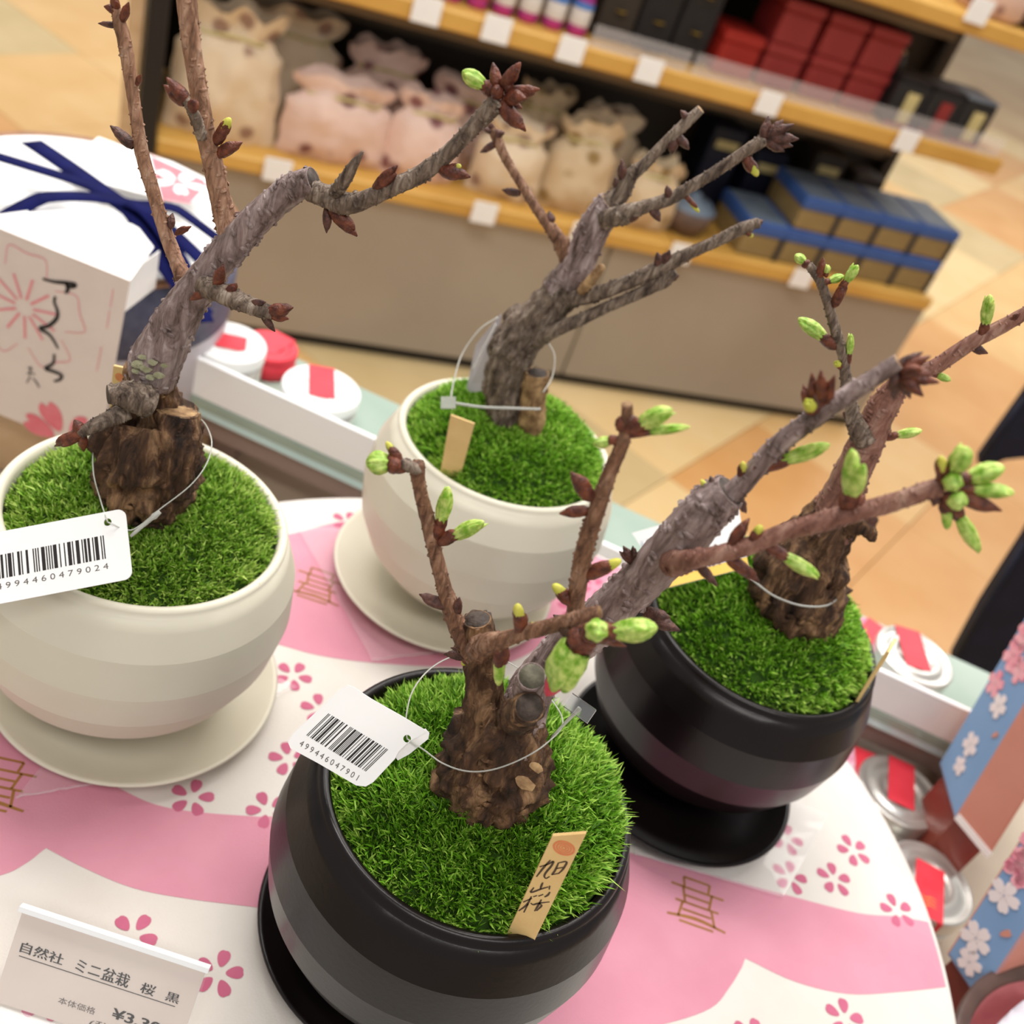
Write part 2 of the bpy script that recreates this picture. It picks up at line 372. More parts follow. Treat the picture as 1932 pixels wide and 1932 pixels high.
obj('back_panel', *sbox(-.27, 1.53, .38, .395, .4, 1.4, .003), M['shelf_dark'], unit, False)
for h in (.62, .70, .93): obj('shelf_rail', *sbox(-.26, 1.5, .34, .38, h, h + .03, .003), M['shelf_under'], unit, False)
for h in (.715, .972): obj('shelf_bracket', *sbox(-.26, 1.3, .05, .36, h, h + .026, .003), M['shelf_under'], unit, False)
obj('side_panel', *sbox(-.30, -.275, .02, .39, .03, 1.3, .003), M['shelf_grey'], unit, False)
obj('corner_post', *sbox(-.305, -.27, -.012, .018, .0, 1.3, .003), M['shelf_black'], unit, False)
obj('end_panel', *sbox(-.338, -.31, .0, .36, .0, 1.3, .003), M['riser_wood'], unit, False)
obj('end_post', *sbox(1.5, 1.53, .33, .38, .42, 1.0, .003), M['shelf_dark'], unit, False)

ORD = ['first', 'second', 'third', 'fourth', 'fifth', 'sixth', 'seventh', 'eighth', 'ninth', 'tenth', 'eleventh', 'twelfth', 'thirteenth', 'fourteenth']
def sthing(name, al, dep, h, label, cat, group=None): return thing(name, S(al, dep, h), label, cat, group)
# price tags clipped on the shelf edges
for row, (h, als) in {'lower': (.412, (-.041, .391, .62, .864, 1.192)), 'middle': (.772, (.17, .307, .461, .63, .911, 1.269)), 'top': (1.05, (1.273,))}.items():
    for k, al in enumerate(als):
        lab = 'small white price tag clipped to the top shelf edge at right' if row == 'top' else '%s small white price tag from left on the %s wooden shelf edge' % (ORD[k], row)
        t = sthing('shelf_price_tag', al, -.008, h, lab, 'price tag', 'price tags on the background shelves')
        obj('card', *sbox(al - .027, al + .027, -.012, -.009, h - .026, h + .022, .001), M['paper_white'], t, False)
        obj('clip', *sbox(al - .012, al + .012, -.009, -.0005, h - .012, h + .004, .001), M['clear_plastic'], t, False)
# acrylic guards
for k, (a0, a1) in enumerate(((.50, .715), (.725, 1.53))):
    g = sthing('acrylic_guard', (a0 + a1) / 2, .01, .78, ('short' if k == 0 else 'long') + ' clear acrylic guard strip standing on the middle shelf edge', 'shelf guard', 'clear guards on the middle shelf')
    obj('guard_sheet', *sbox(a0, a1, .008, .011, .7805, .822, .0005), M['film'], g, False)
    obj('guard_foot', *sbox(a0, a1, .011, .03, .7805, .783, .0005), M['film'], g, False)
# fabric pouches
def pouch(al, dep, h0, wd, ht, th, lean, yaw, m, label, knot=True, seed=0):
    t = sthing('fabric_pouch', al, dep, h0, label, 'pouch', 'dotted fabric pouches on the lower shelf')
    nu, nv = 14, 16; v = []
    for side in (1, -1):
        for j in range(nv + 1):
            y = j / nv
            for i in range(nu + 1):
                x = i / nu * 2 - 1
                prof = math.sin(math.pi * min(1, (y * .92 + .08))) ** .55 if y < .78 else (.42 + .25 * (y - .78) / .22)
                ww = wd / 2 * (1 - .10 * y) * (1 if y < .7 else 1 - .28 * math.exp(-((y - .8) / .07) ** 2))
                d = side * th / 2 * prof * max(0, 1 - abs(x) ** 2.6) ** .6
                q = Vector((x * 2.2 + seed * 3.1, y * 2.6, side * .7 + seed))
                d += .012 * noise.noise(q * 1.6) * (1 - abs(x) ** 4) + .006 * noise.noise(q * 4)
                zz = ht * y + (.02 * noise.noise(Vector((x * 2.5, seed * 1.7, 0))) * y)
                xx = x * ww + .006 * noise.noise(q * 2)
                if y > .8: zz += .005 * math.cos(x * 7 + seed)
                dd = d + lean * y * y
                ca, sa = math.cos(yaw), math.sin(yaw)
                v.append(S(al + xx * ca - dd * sa, dep + xx * sa + dd * ca, h0 + zz))
    f = []; n1 = (nu + 1) * (nv + 1)
    for s in (0, 1):
        for j in range(nv):
            for i in range(nu):
                a = s * n1 + j * (nu + 1) + i; q = (a, a + 1, a + nu + 2, a + nu + 1); f.append(q if s else q[::-1])
    obj('pouch_body', v, f, m, t)
    # gathered cord near the neck
    C_ = [S(al + math.cos(a) * wd * .33 * math.cos(yaw), dep + math.sin(a) * th * .34 + lean * .6, h0 + ht * .8 + .004 * math.sin(3 * a)) for a in np.linspace(0, 2 * math.pi, 25)]
    obj('draw_cord', *tube(C_, [.0035] * 25, 6, cap=False)[:2], M['box_cream'], t)
PL = [(-.155, .12, .21, .25, .1, 'pouch_cream', 'tall cream dotted pouch at far left of the lower shelf'),
      (-.045, .12, .26, .215, .11, 'pouch_cream', 'slumped cream pouch second from left on the lower shelf'),
      (.07, .08, .23, .165, .1, 'pouch_pink', 'low pinkish pouch third from left on the lower shelf'),
      (.165, .16, .17, .185, .1, 'pouch_pink', 'pale pink pouch fourth from left beneath the shelf shadow'),
      (.25, .14, .15, .175, .1, 'pouch_pink', 'pale pink pouch fifth from left on the lower shelf'),
      (.345, .14, .16, .16, .1, 'pouch_pink', 'rounded pink pouch sixth from left on the lower shelf'),
      (.44, .15, .15, .165, .1, 'pouch_cream', 'cream pouch seventh from left on the lower shelf'),
      (.52, .17, .14, .19, .1, 'pouch_beige', 'taller beige pouch eighth from left on the lower shelf'),
      (.60, .16, .15, .20, .1, 'pouch_beige', 'tall beige pouch ninth from left on the lower shelf'),
      (.69, .15, .15, .175, .1, 'pouch_cream', 'cream pouch tenth from left on the lower shelf'),
      (.78, .13, .15, .15, .1, 'pouch_beige', 'low beige pouch at right end of the pouch row')]
for k, (al, dep, wd, ht, th, m, lab) in enumerate(PL): pouch(al, .08 + .125 * (k % 2), .4205, wd * (1.08 if 2 < k < 10 else 1), ht + .02 * (k % 2), th * .95, rng.uniform(-.01, .02), rng.uniform(-.1, .1), M[m], lab, seed=k)
# brown bowl beside pouches
t = sthing('brown_bowl', .90, .1, .4205, 'brown lidded bowl between the beige pouches and the blue boxes', 'bowl')
obj('bowl_body', *lathe([(.001, 0), (.04, 0), (.055, .03), (.06, .06), (.057, .062)], 32, S(.90, .1, .4205)), M['bowl_brown'], t)
obj('bowl_lid', *lathe([(.06, .062), (.045, .078), (.015, .086), (.012, .095), (.001, .096)], 32, S(.90, .1, .4205)), M['box_top'], t)
# blue and tan gift boxes, two tiers
def giftbox(al, dep, h, wd, dp, ht, label, name='gift_box'):
    t = sthing(name, al, dep, h, label, 'box', 'blue and tan boxes on the lower shelf')
    obj('box_body', *sbox(al - wd / 2, al + wd / 2, dep - dp / 2, dep + dp / 2, h, h + ht * .62), M['box_tan'], t, False)
    obj('box_lid', *sbox(al - wd / 2 - .002, al + wd / 2 + .002, dep - dp / 2 - .002, dep + dp / 2 + .002, h + ht * .62, h + ht * .98), M['box_blue'], t, False)
    obj('top_label', *sbox(al - wd / 2 + .006, al + wd / 2 - .006, dep - dp / 2 + .006, dep + dp / 2 - .006, h + ht * .98, h + ht, .0005), M['box_top'], t, False)
    obj('side_band', *sbox(al + wd / 2 - .014, al + wd / 2 - .002, dep - dp / 2 - .003, dep - dp / 2 - .0005, h, h + ht * .62, .0003), M['box_navy'], t, False)
for k in range(5):
    giftbox(1.075 + k * .112, .115, .4205, .11, .17, .088, '%s blue lidded tan box from left in the lower tier' % ORD[k])
for k in range(4):
    giftbox(1.187 + k * .112, .115, .509, .11, .17, .08, '%s blue lidded tan box from left in the upper tier' % ORD[k])
for k, al in enumerate((1.0, 1.13, 1.29, 1.42)):
    t = sthing('dark_carton', al, .29, .4205, '%s dark carton from left at back of the lower shelf' % ORD[k], 'box', 'dark cartons behind the blue boxes')
    obj('carton_body', *sbox(al - .045, al + .045, .24, .33, .4205, .63 - .03 * (k % 2)), M['box_navy'] if k < 2 else M['shelf_dark'], t, False)
    obj('carton_label', *sbox(al - .03, al + .03, .237, .2395, .58 - .03 * (k % 2), .60 - .03 * (k % 2), .0003), M['box_cream'], t, False)
# red boxes on the middle shelf: four columns, two or one high
for c, al in enumerate((.845, .95, 1.06, 1.165)):
    for r in range(2 if c else 1):
        h = .7805 + r * .088; lab = '%s red box column from left, %s box, on the middle shelf' % (ORD[c], 'single' if c == 0 else ('lower', 'upper')[r])
        t = sthing('red_box', al, .13, h, lab, 'box', 'red boxes on the middle shelf')
        obj('box_body', *sbox(al - .046, al + .046, .07, .19, h, h + .064), M['box_red_bright' if c == 0 else 'box_red'], t, False)
        obj('box_lid', *sbox(al - .048, al + .048, .068, .192, h + .064, h + .0875), M['box_red_bright' if c == 0 else 'box_red'], t, False)
for k, (al, lb) in enumerate(((1.262, 1), (1.354, 0), (1.446, 1))):
    t = sthing('black_box', al, .09, .7805, '%s black box from left at right end of the middle shelf' % ORD[k], 'box', 'black boxes on the middle shelf')
    obj('box_body', *sbox(al - .044, al + .044, .04, .14, .7805, .875), M['box_black'], t, False)
    obj('box_lid', *sbox(al - .045, al + .045, .039, .141, .875, .882), M['box_top'] if k == 2 else M['box_black'], t, False)
    obj('box_label', *sbox(al - .012, al + .02, .037, .0395, .79, .855, .0003), M['box_cream' if lb else 'box_red'], t, False)
    obj('label_foot', *sbox(al - .04, al + .04, .0375, .0395, .781, .789, .0003), M['box_red'], t, False)
for k, al in enumerate((.57, .655, .74)):
    t = sthing('dark_gold_box', al, .15, .7805, '%s dark box with gold mark from left beside the bottles' % ORD[k], 'box', 'dark boxes with gold marks')
    obj('box_body', *sbox(al - .04, al + .04, .09, .2, .7805, .95), M['box_black'] if k else M['shelf_dark'], t, False)
    for hh in (.84, .91): obj('gold_mark', *lathe([(.001, 0), (.012, 0), (.012, .001)], 12, S(al, .087, hh)), M['box_gold'], t)
t = sthing('dark_pot', 1.27, .25, .7805, 'dark pot with pale knob behind the black boxes', 'pot')
obj('pot_body', *lathe([(.001, 0), (.06, 0), (.075, .05), (.065, .11), (.06, .115)], 24, S(1.27, .25, .7805)), M['shelf_black'], t)
obj('pot_lid', *lathe([(.062, .115), (.03, .135), (.014, .14), (.016, .155), (.001, .163)], 24, S(1.27, .25, .7805)), M['box_cream'], t)
# bottles
for k in range(6):
    al = .225 + k * .052
    t = sthing('drink_bottle', al, .07, .7805, '%s purple and pink bottle from left on the middle shelf' % ORD[k], 'bottle', 'purple bottles on the middle shelf')
    c = S(al, .07, .7805)
    obj('bottle_body', *lathe([(.001, 0), (.02, 0), (.021, .01), (.021, .06), (.018, .075), (.01, .09), (.01, .1)], 20, c), M['bottle_purple'], t)
    obj('bottle_label', *lathe([(.0215, .02), (.0218, .021), (.0218, .05), (.0215, .051)], 20, c), M[('bottle_white', 'bottle_red')[k % 2]] if k < 3 else M['bottle_white'], t)
    obj('bottle_sash', *lathe([(.0218, .052), (.0216, .062), (.0212, .063)], 20, c), M['bottle_blue' if k > 2 else 'tin_pink'], t)
    obj('bottle_cap', *lathe([(.0115, .1), (.0115, .115), (.001, .116)], 16, c), M['bottle_white'], t)
t = sthing('pink_pack', 1.36, .1, 1.0355, 'pale pink pack on the top shelf at upper right', 'pack')
obj('pack_body', *sbox(1.30, 1.42, .03, .15, 1.0355, 1.15, .012), M['pouch_pink'], t)
obj('pack_seal', *sbox(1.30, 1.42, .085, .095, 1.15, 1.165, .002), M['bowl_brown'], t, False)
t = sthing('brown_pack', 1.51, .1, 1.0355, 'dark brown pack beside the pink pack on the top shelf', 'pack')
obj('pack_body', *sbox(1.44, 1.58, .03, .15, 1.0355, 1.14, .012), M['bowl_brown'], t)
obj('pack_seal', *sbox(1.44, 1.58, .085, .095, 1.14, 1.155, .002), M['shelf_black'], t, False)
# dark navy hangings at the right
for nm, px, y, lab in (('navy_banner', [(1990, 668), (1932, 750), (1880, 822), (1846, 871), (1858, 886), (1895, 868), (1932, 864), (1990, 872)], 1.3, 'dark navy cloth hanging at upper right edge of view'),
                       ('navy_banner', [(2010, 880), (1932, 1023), (1900, 1072), (1850, 1150), (1797, 1247), (1795, 1275), (1812, 1300), (1900, 1330), (2010, 1330)], 1.02, 'dark navy upright cloth strip behind the blue floral bags')):
    P0 = atY(*px[0], y); pl = Plane((0, y, 0), (1, 0, 0), (0, 0, 1)); poly = ccw([pl.uv(*p) for p in px])
    t = thing(nm, P0, lab, 'cloth', 'navy cloths at the right edge')
    obj('cloth_panel', *prism(poly, -.02, 0, pl), M['navy_cloth'], t, False)
    a_, b_ = (px[1], px[3]) if y > 1.2 else (px[1], px[4])
    A_, B_ = pl.pt(*pl.uv(*a_), .001), pl.pt(*pl.uv(*b_), .001)
    obj('cloth_hem', *tube([A_, (A_ + B_) / 2, B_], [.003] * 3, 6)[:2], M['navy_cloth'], t)

# ------------------------------------------------------------------ display table and round riser
ZT = -.12
t = thing('display_table', (0, .3, ZF), 'long pale laminate display table carrying the round cloth-covered riser', 'table')
v, f = box(.05, .28, ZT - .015, 1.5, .82, .03, .004); obj('table_top', v, f, M['table_laminate'], t, False)
for sx in (-.64, .74):
    for sy in (-.08, .64): obj('leg', *box(sx, sy, (ZF + ZT - .03) / 2, .05, .05, ZT - .03 - ZF, .004), M['taupe'], t, False)
obj('apron', *box(.05, .66, ZT - .06, 1.34, .02, .06, .002), M['taupe'], t, False)
RC = np.array([.041, .314]); RR = .2505
t = thing('round_riser', (*RC, ZT), 'round wooden riser hidden beneath the sakura cloth', 'riser')
obj('riser_drum', *lathe([(.001, .0005), (.2, .0005), (.2, .1), (RR - .004, .1), (RR - .004, .118), (.001, .118)], 72, (*RC, ZT)), M['riser_wood'], t, False)
cl = thing('tablecloth', (*RC, 0), 'cream cloth with pink wave bands and sakura print on round riser', 'tablecloth')
# cloth: flat top, rounded edge and a softly folded drop
prof = [(r, 0) for r in np.linspace(.002, RR - .004, 16)] + [(RR - .0018, -.0008), (RR - .0004, -.003), (RR, -.007)] + [(RR + .001 + .004 * k, -.007 - k * .104) for k in np.linspace(.12, 1, 8)]
seg = 180; v = []; f = []
for i, (r, z) in enumerate(prof):
    for j in range(seg):
        a = 2 * math.pi * j / seg; fold = max(0, (-z - .01) / .1) * .010 * (math.sin(a * 13 + .6 * math.sin(a * 3)) + .5)
        v.append((RC[0] + (r + max(0, fold)) * math.cos(a), RC[1] + (r + max(0, fold)) * math.sin(a), z))
for i in range(len(prof) - 1):
    for j in range(seg): k = (j + 1) % seg; f.append((i * seg + j, i * seg + k, (i + 1) * seg + k, (i + 1) * seg + j)[::-1])
f.append(tuple(range(seg)))
obj('cloth_sheet', v, f, M['cloth_cream'], cl)
TP = Plane((0, 0, .00012), (1, 0, 0), (0, 1, 0))
def clipdisc(poly):
    out = []
    for i in range(len(poly)):
        a, b = np.array(poly[i]), np.array(poly[(i + 1) % len(poly)])
        for s in np.linspace(0, 1, 6, endpoint=False):
            p = a + (b - a) * s; d = p - RC; L = np.linalg.norm(d); out.append(tuple(RC + d * min(1, (RR - .0045) / L)))
    return out
def wave(px, name='pink_wave_print'):
    loops = [ccw(clipdisc([TP.uv(*p) for p in px]))]
    v, f = fill2d(loops, TP, 0, .00008); return obj(name, v, f, M['cloth_pink'], cl, False)
def sm(px, n=5): return [tuple(p) for p in spline(np.array(px, float), n)]
up1 = sm([(-150, 1300), (60, 1400), (230, 1490), (300, 1520), (380, 1533), (490, 1541)]) + sm([(560, 1540), (800, 1545), (1050, 1570), (1200, 1612), (1340, 1650), (1500, 1693), (1620, 1723), (1700, 1730), (1790, 1748)])
lo1 = sm([(1830, 1855), (1785, 1862), (1700, 1871), (1600, 1875), (1500, 1852), (1406, 1808)]) + sm([(1400, 1825), (1377, 1862), (1341, 1902), (1254, 1932), (1120, 1960), (960, 1940), (800, 1850)]) + sm([(700, 1740), (485, 1712), (350, 1695), (250, 1675), (160, 1638), (87, 1600)]) + sm([(80, 1605), (50, 1628), (0, 1652), (-150, 1690)])
wave(up1 + lo1)
wave(sm([(430, 1020), (545, 1008), (640, 985), (760, 975), (900, 985), (1180, 1005), (1240, 990)]) + sm([(1215, 1045), (1150, 1095), (1060, 1190), (960, 1250), (850, 1258), (700, 1250), (600, 1236), (530, 1217), (430, 1190)]))
BL = [(553, 1275, .2), (362, 1505, .5), (505, 1528, 1.1), (250, 1765, .15), (412, 1837, .45), (1610, 1605, .9), (1574, 1659, .5), (1693, 1719, .75), (1490, 1655, .3), (1645, 1512, .6), (1483, 1583, .2), (603, 1338, .8), (1594, 1922, .4), (1782, 1902, .7),
      (1122, 1108, .1), (1080, 1150, .6), (1160, 1062, .3), (545, 1432, .9), (655, 985, .4), (1420, 1960, .2), (90, 1880, .5)]
for px, py, r in BL:
    u, q = TP.uv(px, py)
    if math.hypot(u - RC[0], q - RC[1]) < RR - .012:
        obj('blossom_print', *blossom(u, q, .0100, r, Plane((0, 0, .00022), (1, 0, 0), (0, 1, 0)), .00006, W=.66, notch=.03, r0=.28), M['cloth_rose'], cl, False)
def pagoda(px, py, s, rot):
    u, q = TP.uv(px, py); pl = Plane(TP.pt(u, q, .0001), (math.cos(rot), math.sin(rot), 0), (-math.sin(rot), math.cos(rot), 0)); rb = lambda p: ribbon([(a * s, b * s) for a, b in p], s * .13, pl)
    parts = [rb(p) for p in ([(-.6, 1), (.5, 1)], [(-.6, 1), (-.55, .6)], [(.5, 1), (.45, .6)], [(-1.1, .55), (1.1, .55)], [(-.6, .55), (-.5, -.1)], [(.6, .55), (.5, -.1)], [(-.5, .2), (.5, .2)], [(-.9, -.12), (.9, -.12)], [(-.6, -.15), (-.75, -.8)], [(.6, -.15), (.75, -.8)], [(-.6, -.45), (.6, -.45)], [(-1.2, -.85), (0, -.7), (1.2, -.85)], [(-.7, -.98), (.7, -.98)])]
    obj('pagoda_print', *join(parts), M['cloth_gold'], cl, False)
pagoda(1315, 1705, .0125, .05); pagoda(600, 1105, .0125, .1); pagoda(-5, 1478, .0125, .2)

# ------------------------------------------------------------------ plastic film under saucers
def film(name, px, lab, seed):
    P = [np.array(TP.uv(*p)) for p in px]; n = 12; v = []
    for j in range(n + 1):
        for i in range(n + 1):
            s, q = i / n, j / n; p = (P[0] * (1 - s) + P[1] * s) * (1 - q) + (P[3] * (1 - s) + P[2] * s) * q
            e = max(abs(s - .5), abs(q - .5)) * 2
            v.append((p[0], p[1], .0008 + (.0022 * abs(noise.noise(Vector((s * 5 + seed, q * 5, 0)))) + .0012) * (e ** 3)))
    f = [(j * (n + 1) + i, j * (n + 1) + i + 1, (j + 1) * (n + 1) + i + 1, (j + 1) * (n + 1) + i) for j in range(n) for i in range(n)]
    c = np.mean(v, 0); t = thing('plastic_film', (c[0], c[1], .0005), lab, 'plastic film', 'clear films under the saucers')
    obj('film_sheet', v, f, M['film'], t)
    edge = [v[i] for i in range(n + 1)]; obj('film_fold', *tube(edge, [.0006] * (n + 1), 5)[:2], M['film'], t)
film('plastic_film', [(30, 1510), (190, 1482), (560, 1300), (300, 1180)], 'clear plastic film beneath the saucer of the left white pot', 1)
film('plastic_film', [(700, 1250), (880, 1230), (1000, 1000), (560, 1000)], 'clear plastic film beneath the saucer of the rear white pot', 2)
film('plastic_film', [(1195, 1615), (1475, 1695), (1560, 1540), (1200, 1400)], 'clear plastic film beneath the saucer of the right black pot', 3)

# ------------------------------------------------------------------ pots, moss, saucers
ZC, RB, HR = .0751, .0689, .114
def tilt(tx, ty):
    n = np.array([tx, ty, 1.]); n /= np.linalg.norm(n); a = np.array([1, 0, 0.]) - n[0] * n; a /= np.linalg.norm(a)
    return np.array([a, np.cross(n, a), n]).T
def make_pot(root, c, Tm, m):
    zb = .0135; th0 = math.asin((zb - ZC) / RB); th1 = math.asin((HR - .004 - ZC) / RB); nb = 6
    prof = [(.001, .0125), (.026, .0125), (.0285, .0128)]
    ths = np.linspace(th0, th1, nb + 1)
    for k in range(nb):
        A = np.array([RB * math.cos(ths[k]), ZC + RB * math.sin(ths[k])]); B = np.array([RB * math.cos(ths[k + 1]), ZC + RB * math.sin(ths[k + 1])])
        row = []
        for s in np.linspace(0, 1, 4):
            th = ths[k] + (ths[k + 1] - ths[k]) * s; onc = np.array([RB * math.cos(th), ZC + RB * math.sin(th)]); ch = A + (B - A) * s
            row.append(tuple(np.round(ch + (onc - ch) * .1, 7)))
        prof += row
    r1 = RB * math.cos(th1)
    prof += [(r1, HR - .004), (r1 - .0004, HR - .0015), (r1 - .0014, HR - .0002), (r1 - .0028, HR), (r1 - .0042, HR - .0008), (r1 - .005, HR - .003), (r1 - .0052, HR - .008), (r1 - .004, HR - .02), (r1 - .004, HR - .03), (.001, HR - .031)]
    v, f = lathe(prof, 112); v = v @ Tm.T + np.array([*c, 0]); obj('pot', v, f, m, root)
    return r1 - .0052
MTILT = {}
def moss_h(r, R, x, y, s, dome):
    k = r / R; q = MTILT.get(s, (0, 0)); h = HR - .006 + dome * (1 - k ** 3.6) + (q[0] * x + q[1] * y)
    return h + .0036 * noise.noise(Vector((x * 70 + s, y * 70, s))) * (1 - k ** 4)
def make_moss(root, c, Tm, R, n, L, wd, m, seed, dome=.017, spread=.9):
    off = np.array([*c, 0]); nr, ns = 14, 48; v = [(0, 0, moss_h(0, R, 0, 0, seed, dome) - .002)]; f = []
    for i in range(1, nr + 1):
        for j in range(ns):
            a = 2 * math.pi * j / ns; r = R * i / nr * .995; x, y = r * math.cos(a), r * math.sin(a); v.append((x, y, moss_h(r, R, x, y, seed, dome) - .002))
    for j in range(ns): f.append((0, 1 + j, 1 + (j + 1) % ns))
    for i in range(nr - 1):
        for j in range(ns): k = (j + 1) % ns; a = 1 + i * ns; f.append((a + j, a + ns + j, a + ns + k, a + k))
    V = np.array(v) @ Tm.T + off
    mo = obj('moss_cushion', V, f, M['moss_base'], root)
    # blades: small pointed leaves in tufts, all one mesh
    g = np.random.default_rng(seed); nt = n // 7
    ta_ = g.uniform(0, 2 * math.pi, nt); tr = R * np.sqrt(g.uniform(0, 1, nt)) * .965; tx, ty = tr * np.cos(ta_), tr * np.sin(ta_)
    tz = np.array([moss_h(r, R, x, y, seed, dome) for r, x, y in zip(tr, tx, ty)])
    patch = np.array([noise.noise(Vector((x * 55 + seed * 2, y * 55, 3))) for x, y in zip(tx, ty)])
    I = np.repeat(np.arange(nt), 7); N = len(I)
    bx, by, bz = tx[I] + g.normal(0, .0008, N), ty[I] + g.normal(0, .0008, N), tz[I] - .002
    k = tr[I] / R; slope = dome * 3.2 * k ** 2.2 / R
    dirx = np.cos(ta_[I]) * slope * .55 + g.normal(0, .42, N) * spread; diry = np.sin(ta_[I]) * slope * .55 + g.normal(0, .42, N) * spread; dirz = np.full(N, 1.)
    d = np.c_[dirx, diry, dirz]; d /= np.linalg.norm(d, axis=1)[:, None]
    ln = L * g.uniform(.65, 1.35, N) * (1 + .25 * patch[I]); ww = wd * g.uniform(.7, 1.2, N)
    az = g.uniform(0, 2 * math.pi, N); sd = np.c_[np.cos(az), np.sin(az), np.zeros(N)]; sd -= (sd * d).sum(1)[:, None] * d; sd /= np.linalg.norm(sd, axis=1)[:, None]
    B = np.c_[bx, by, bz]; bend = np.c_[g.normal(0, .25, N), g.normal(0, .25, N), -.12 * np.ones(N)] * ln[:, None]
    p0 = B - sd * ww[:, None] * .25; p1 = B + sd * ww[:, None] * .25; mid = B + d * ln[:, None] * .55 + bend * .3
    p2 = mid + sd * ww[:, None] * .5; p3 = mid - sd * ww[:, None] * .5; p4 = B + d * ln[:, None] + bend
    VV = np.stack([p0, p1, p2, p3, p4], 1).reshape(-1, 3) @ Tm.T + off - np.array(root.location)
    me = bpy.data.meshes.new('moss_blades'); me.vertices.add(N * 5); me.vertices.foreach_set('co', VV.ravel())
    idx = np.arange(N)[:, None] * 5; tri = np.concatenate([idx + np.array([[0, 1, 2]]), idx + np.array([[0, 2, 3]]), idx + np.array([[3, 2, 4]])], 1).reshape(-1)
    me.loops.add(len(tri)); me.loops.foreach_set('vertex_index', tri); me.polygons.add(N * 3); me.polygons.foreach_set('loop_start', np.arange(N * 3) * 3)
    me.polygons.foreach_set('loop_total', np.full(N * 3, 3)); me.update(calc_edges=True)
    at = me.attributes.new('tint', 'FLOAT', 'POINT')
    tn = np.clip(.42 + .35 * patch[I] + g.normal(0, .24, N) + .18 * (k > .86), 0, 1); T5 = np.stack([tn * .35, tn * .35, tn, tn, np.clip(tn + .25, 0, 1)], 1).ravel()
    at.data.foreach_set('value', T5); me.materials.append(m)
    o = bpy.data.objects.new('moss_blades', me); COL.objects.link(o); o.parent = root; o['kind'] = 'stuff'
    return mo
def make_saucer(c, R, m, lab):
    t = thing('saucer', (*c, .0008), lab, 'saucer', 'saucers under the bonsai pots')
    obj('dish', *lathe([(.001, .0001), (R * .62, .0001), (R * .66, .0012), (R * .9, .006), (R - .0008, .0112), (R, .0122), (R - .0009, .0130), (R - .0025, .0124), (R * .86, .0078), (R * .7, .005), (.001, .005)], 96, (*c, .0008)), m, t)
    obj('foot_ring', *lathe([(R * .5, .0001), (R * .54, 0), (R * .56, .0004), (R * .54, .0006)], 64, (*c, .0005)), m, t)
MTILT.update({ord('B'): (.04, .07), ord('C'): (.12, .07), ord('D'): (.05, .06), ord('A'): (.04, .03)})
POTS = {'A': dict(c=(-.1446, .3162), t=(.033, .048), so=(.0075, .0077), white=1), 'B': dict(c=(-.0151, .4725), t=(-.0136, .0186), so=(-.0087, .002), white=1),
        'C': dict(c=(.0256, .2502), t=(.0141, .0133), so=(-.0021, .0076), white=0), 'D': dict(c=(.1334, .4139), t=(-.0059, -.0284), so=(-.0009, -.0122), white=0)}
ROOTS = {}
LAB = {'A': 'cherry bonsai in a white banded pot at left with lichen-spotted leaning trunk', 'B': 'cherry bonsai in a white banded pot at the rear centre with bare twigs',
       'C': 'cherry bonsai in a glossy black pot at front with opening green leaf buds', 'D': 'cherry bonsai in a black pot at right, partly behind the front tree'}
SL = {'A': 'cream saucer under the left white bonsai pot', 'B': 'cream saucer under the rear white bonsai pot', 'C': 'black saucer under the front black bonsai pot', 'D': 'black saucer under the right black bonsai pot'}
for k, p in POTS.items():
    root = ROOTS[k] = thing('cherry_bonsai', (*p['c'], .0125), LAB[k], 'bonsai', 'potted cherry bonsai on the round riser')
    Tm = tilt(*p['t']); m = M['white_glaze' if p['white'] else 'black_glaze']
    R = make_pot(root, p['c'], Tm, m)
    nb, L, wd = {'A': (24000, .0040, .00095), 'B': (22000, .0036, .0009), 'C': (30000, .0052, .00088), 'D': (22000, .0038, .0009)}[k]
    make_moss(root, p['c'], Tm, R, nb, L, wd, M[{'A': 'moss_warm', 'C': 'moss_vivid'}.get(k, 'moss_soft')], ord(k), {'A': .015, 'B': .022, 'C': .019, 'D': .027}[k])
    make_saucer(np.array(p['c']) + np.array(p['so']), .066 if p['white'] else .0635, m, SL[k])

# ------------------------------------------------------------------ trees
TY = {'A': .3166, 'B': .4727, 'C': .2443, 'D': .4015}
TREES = {}
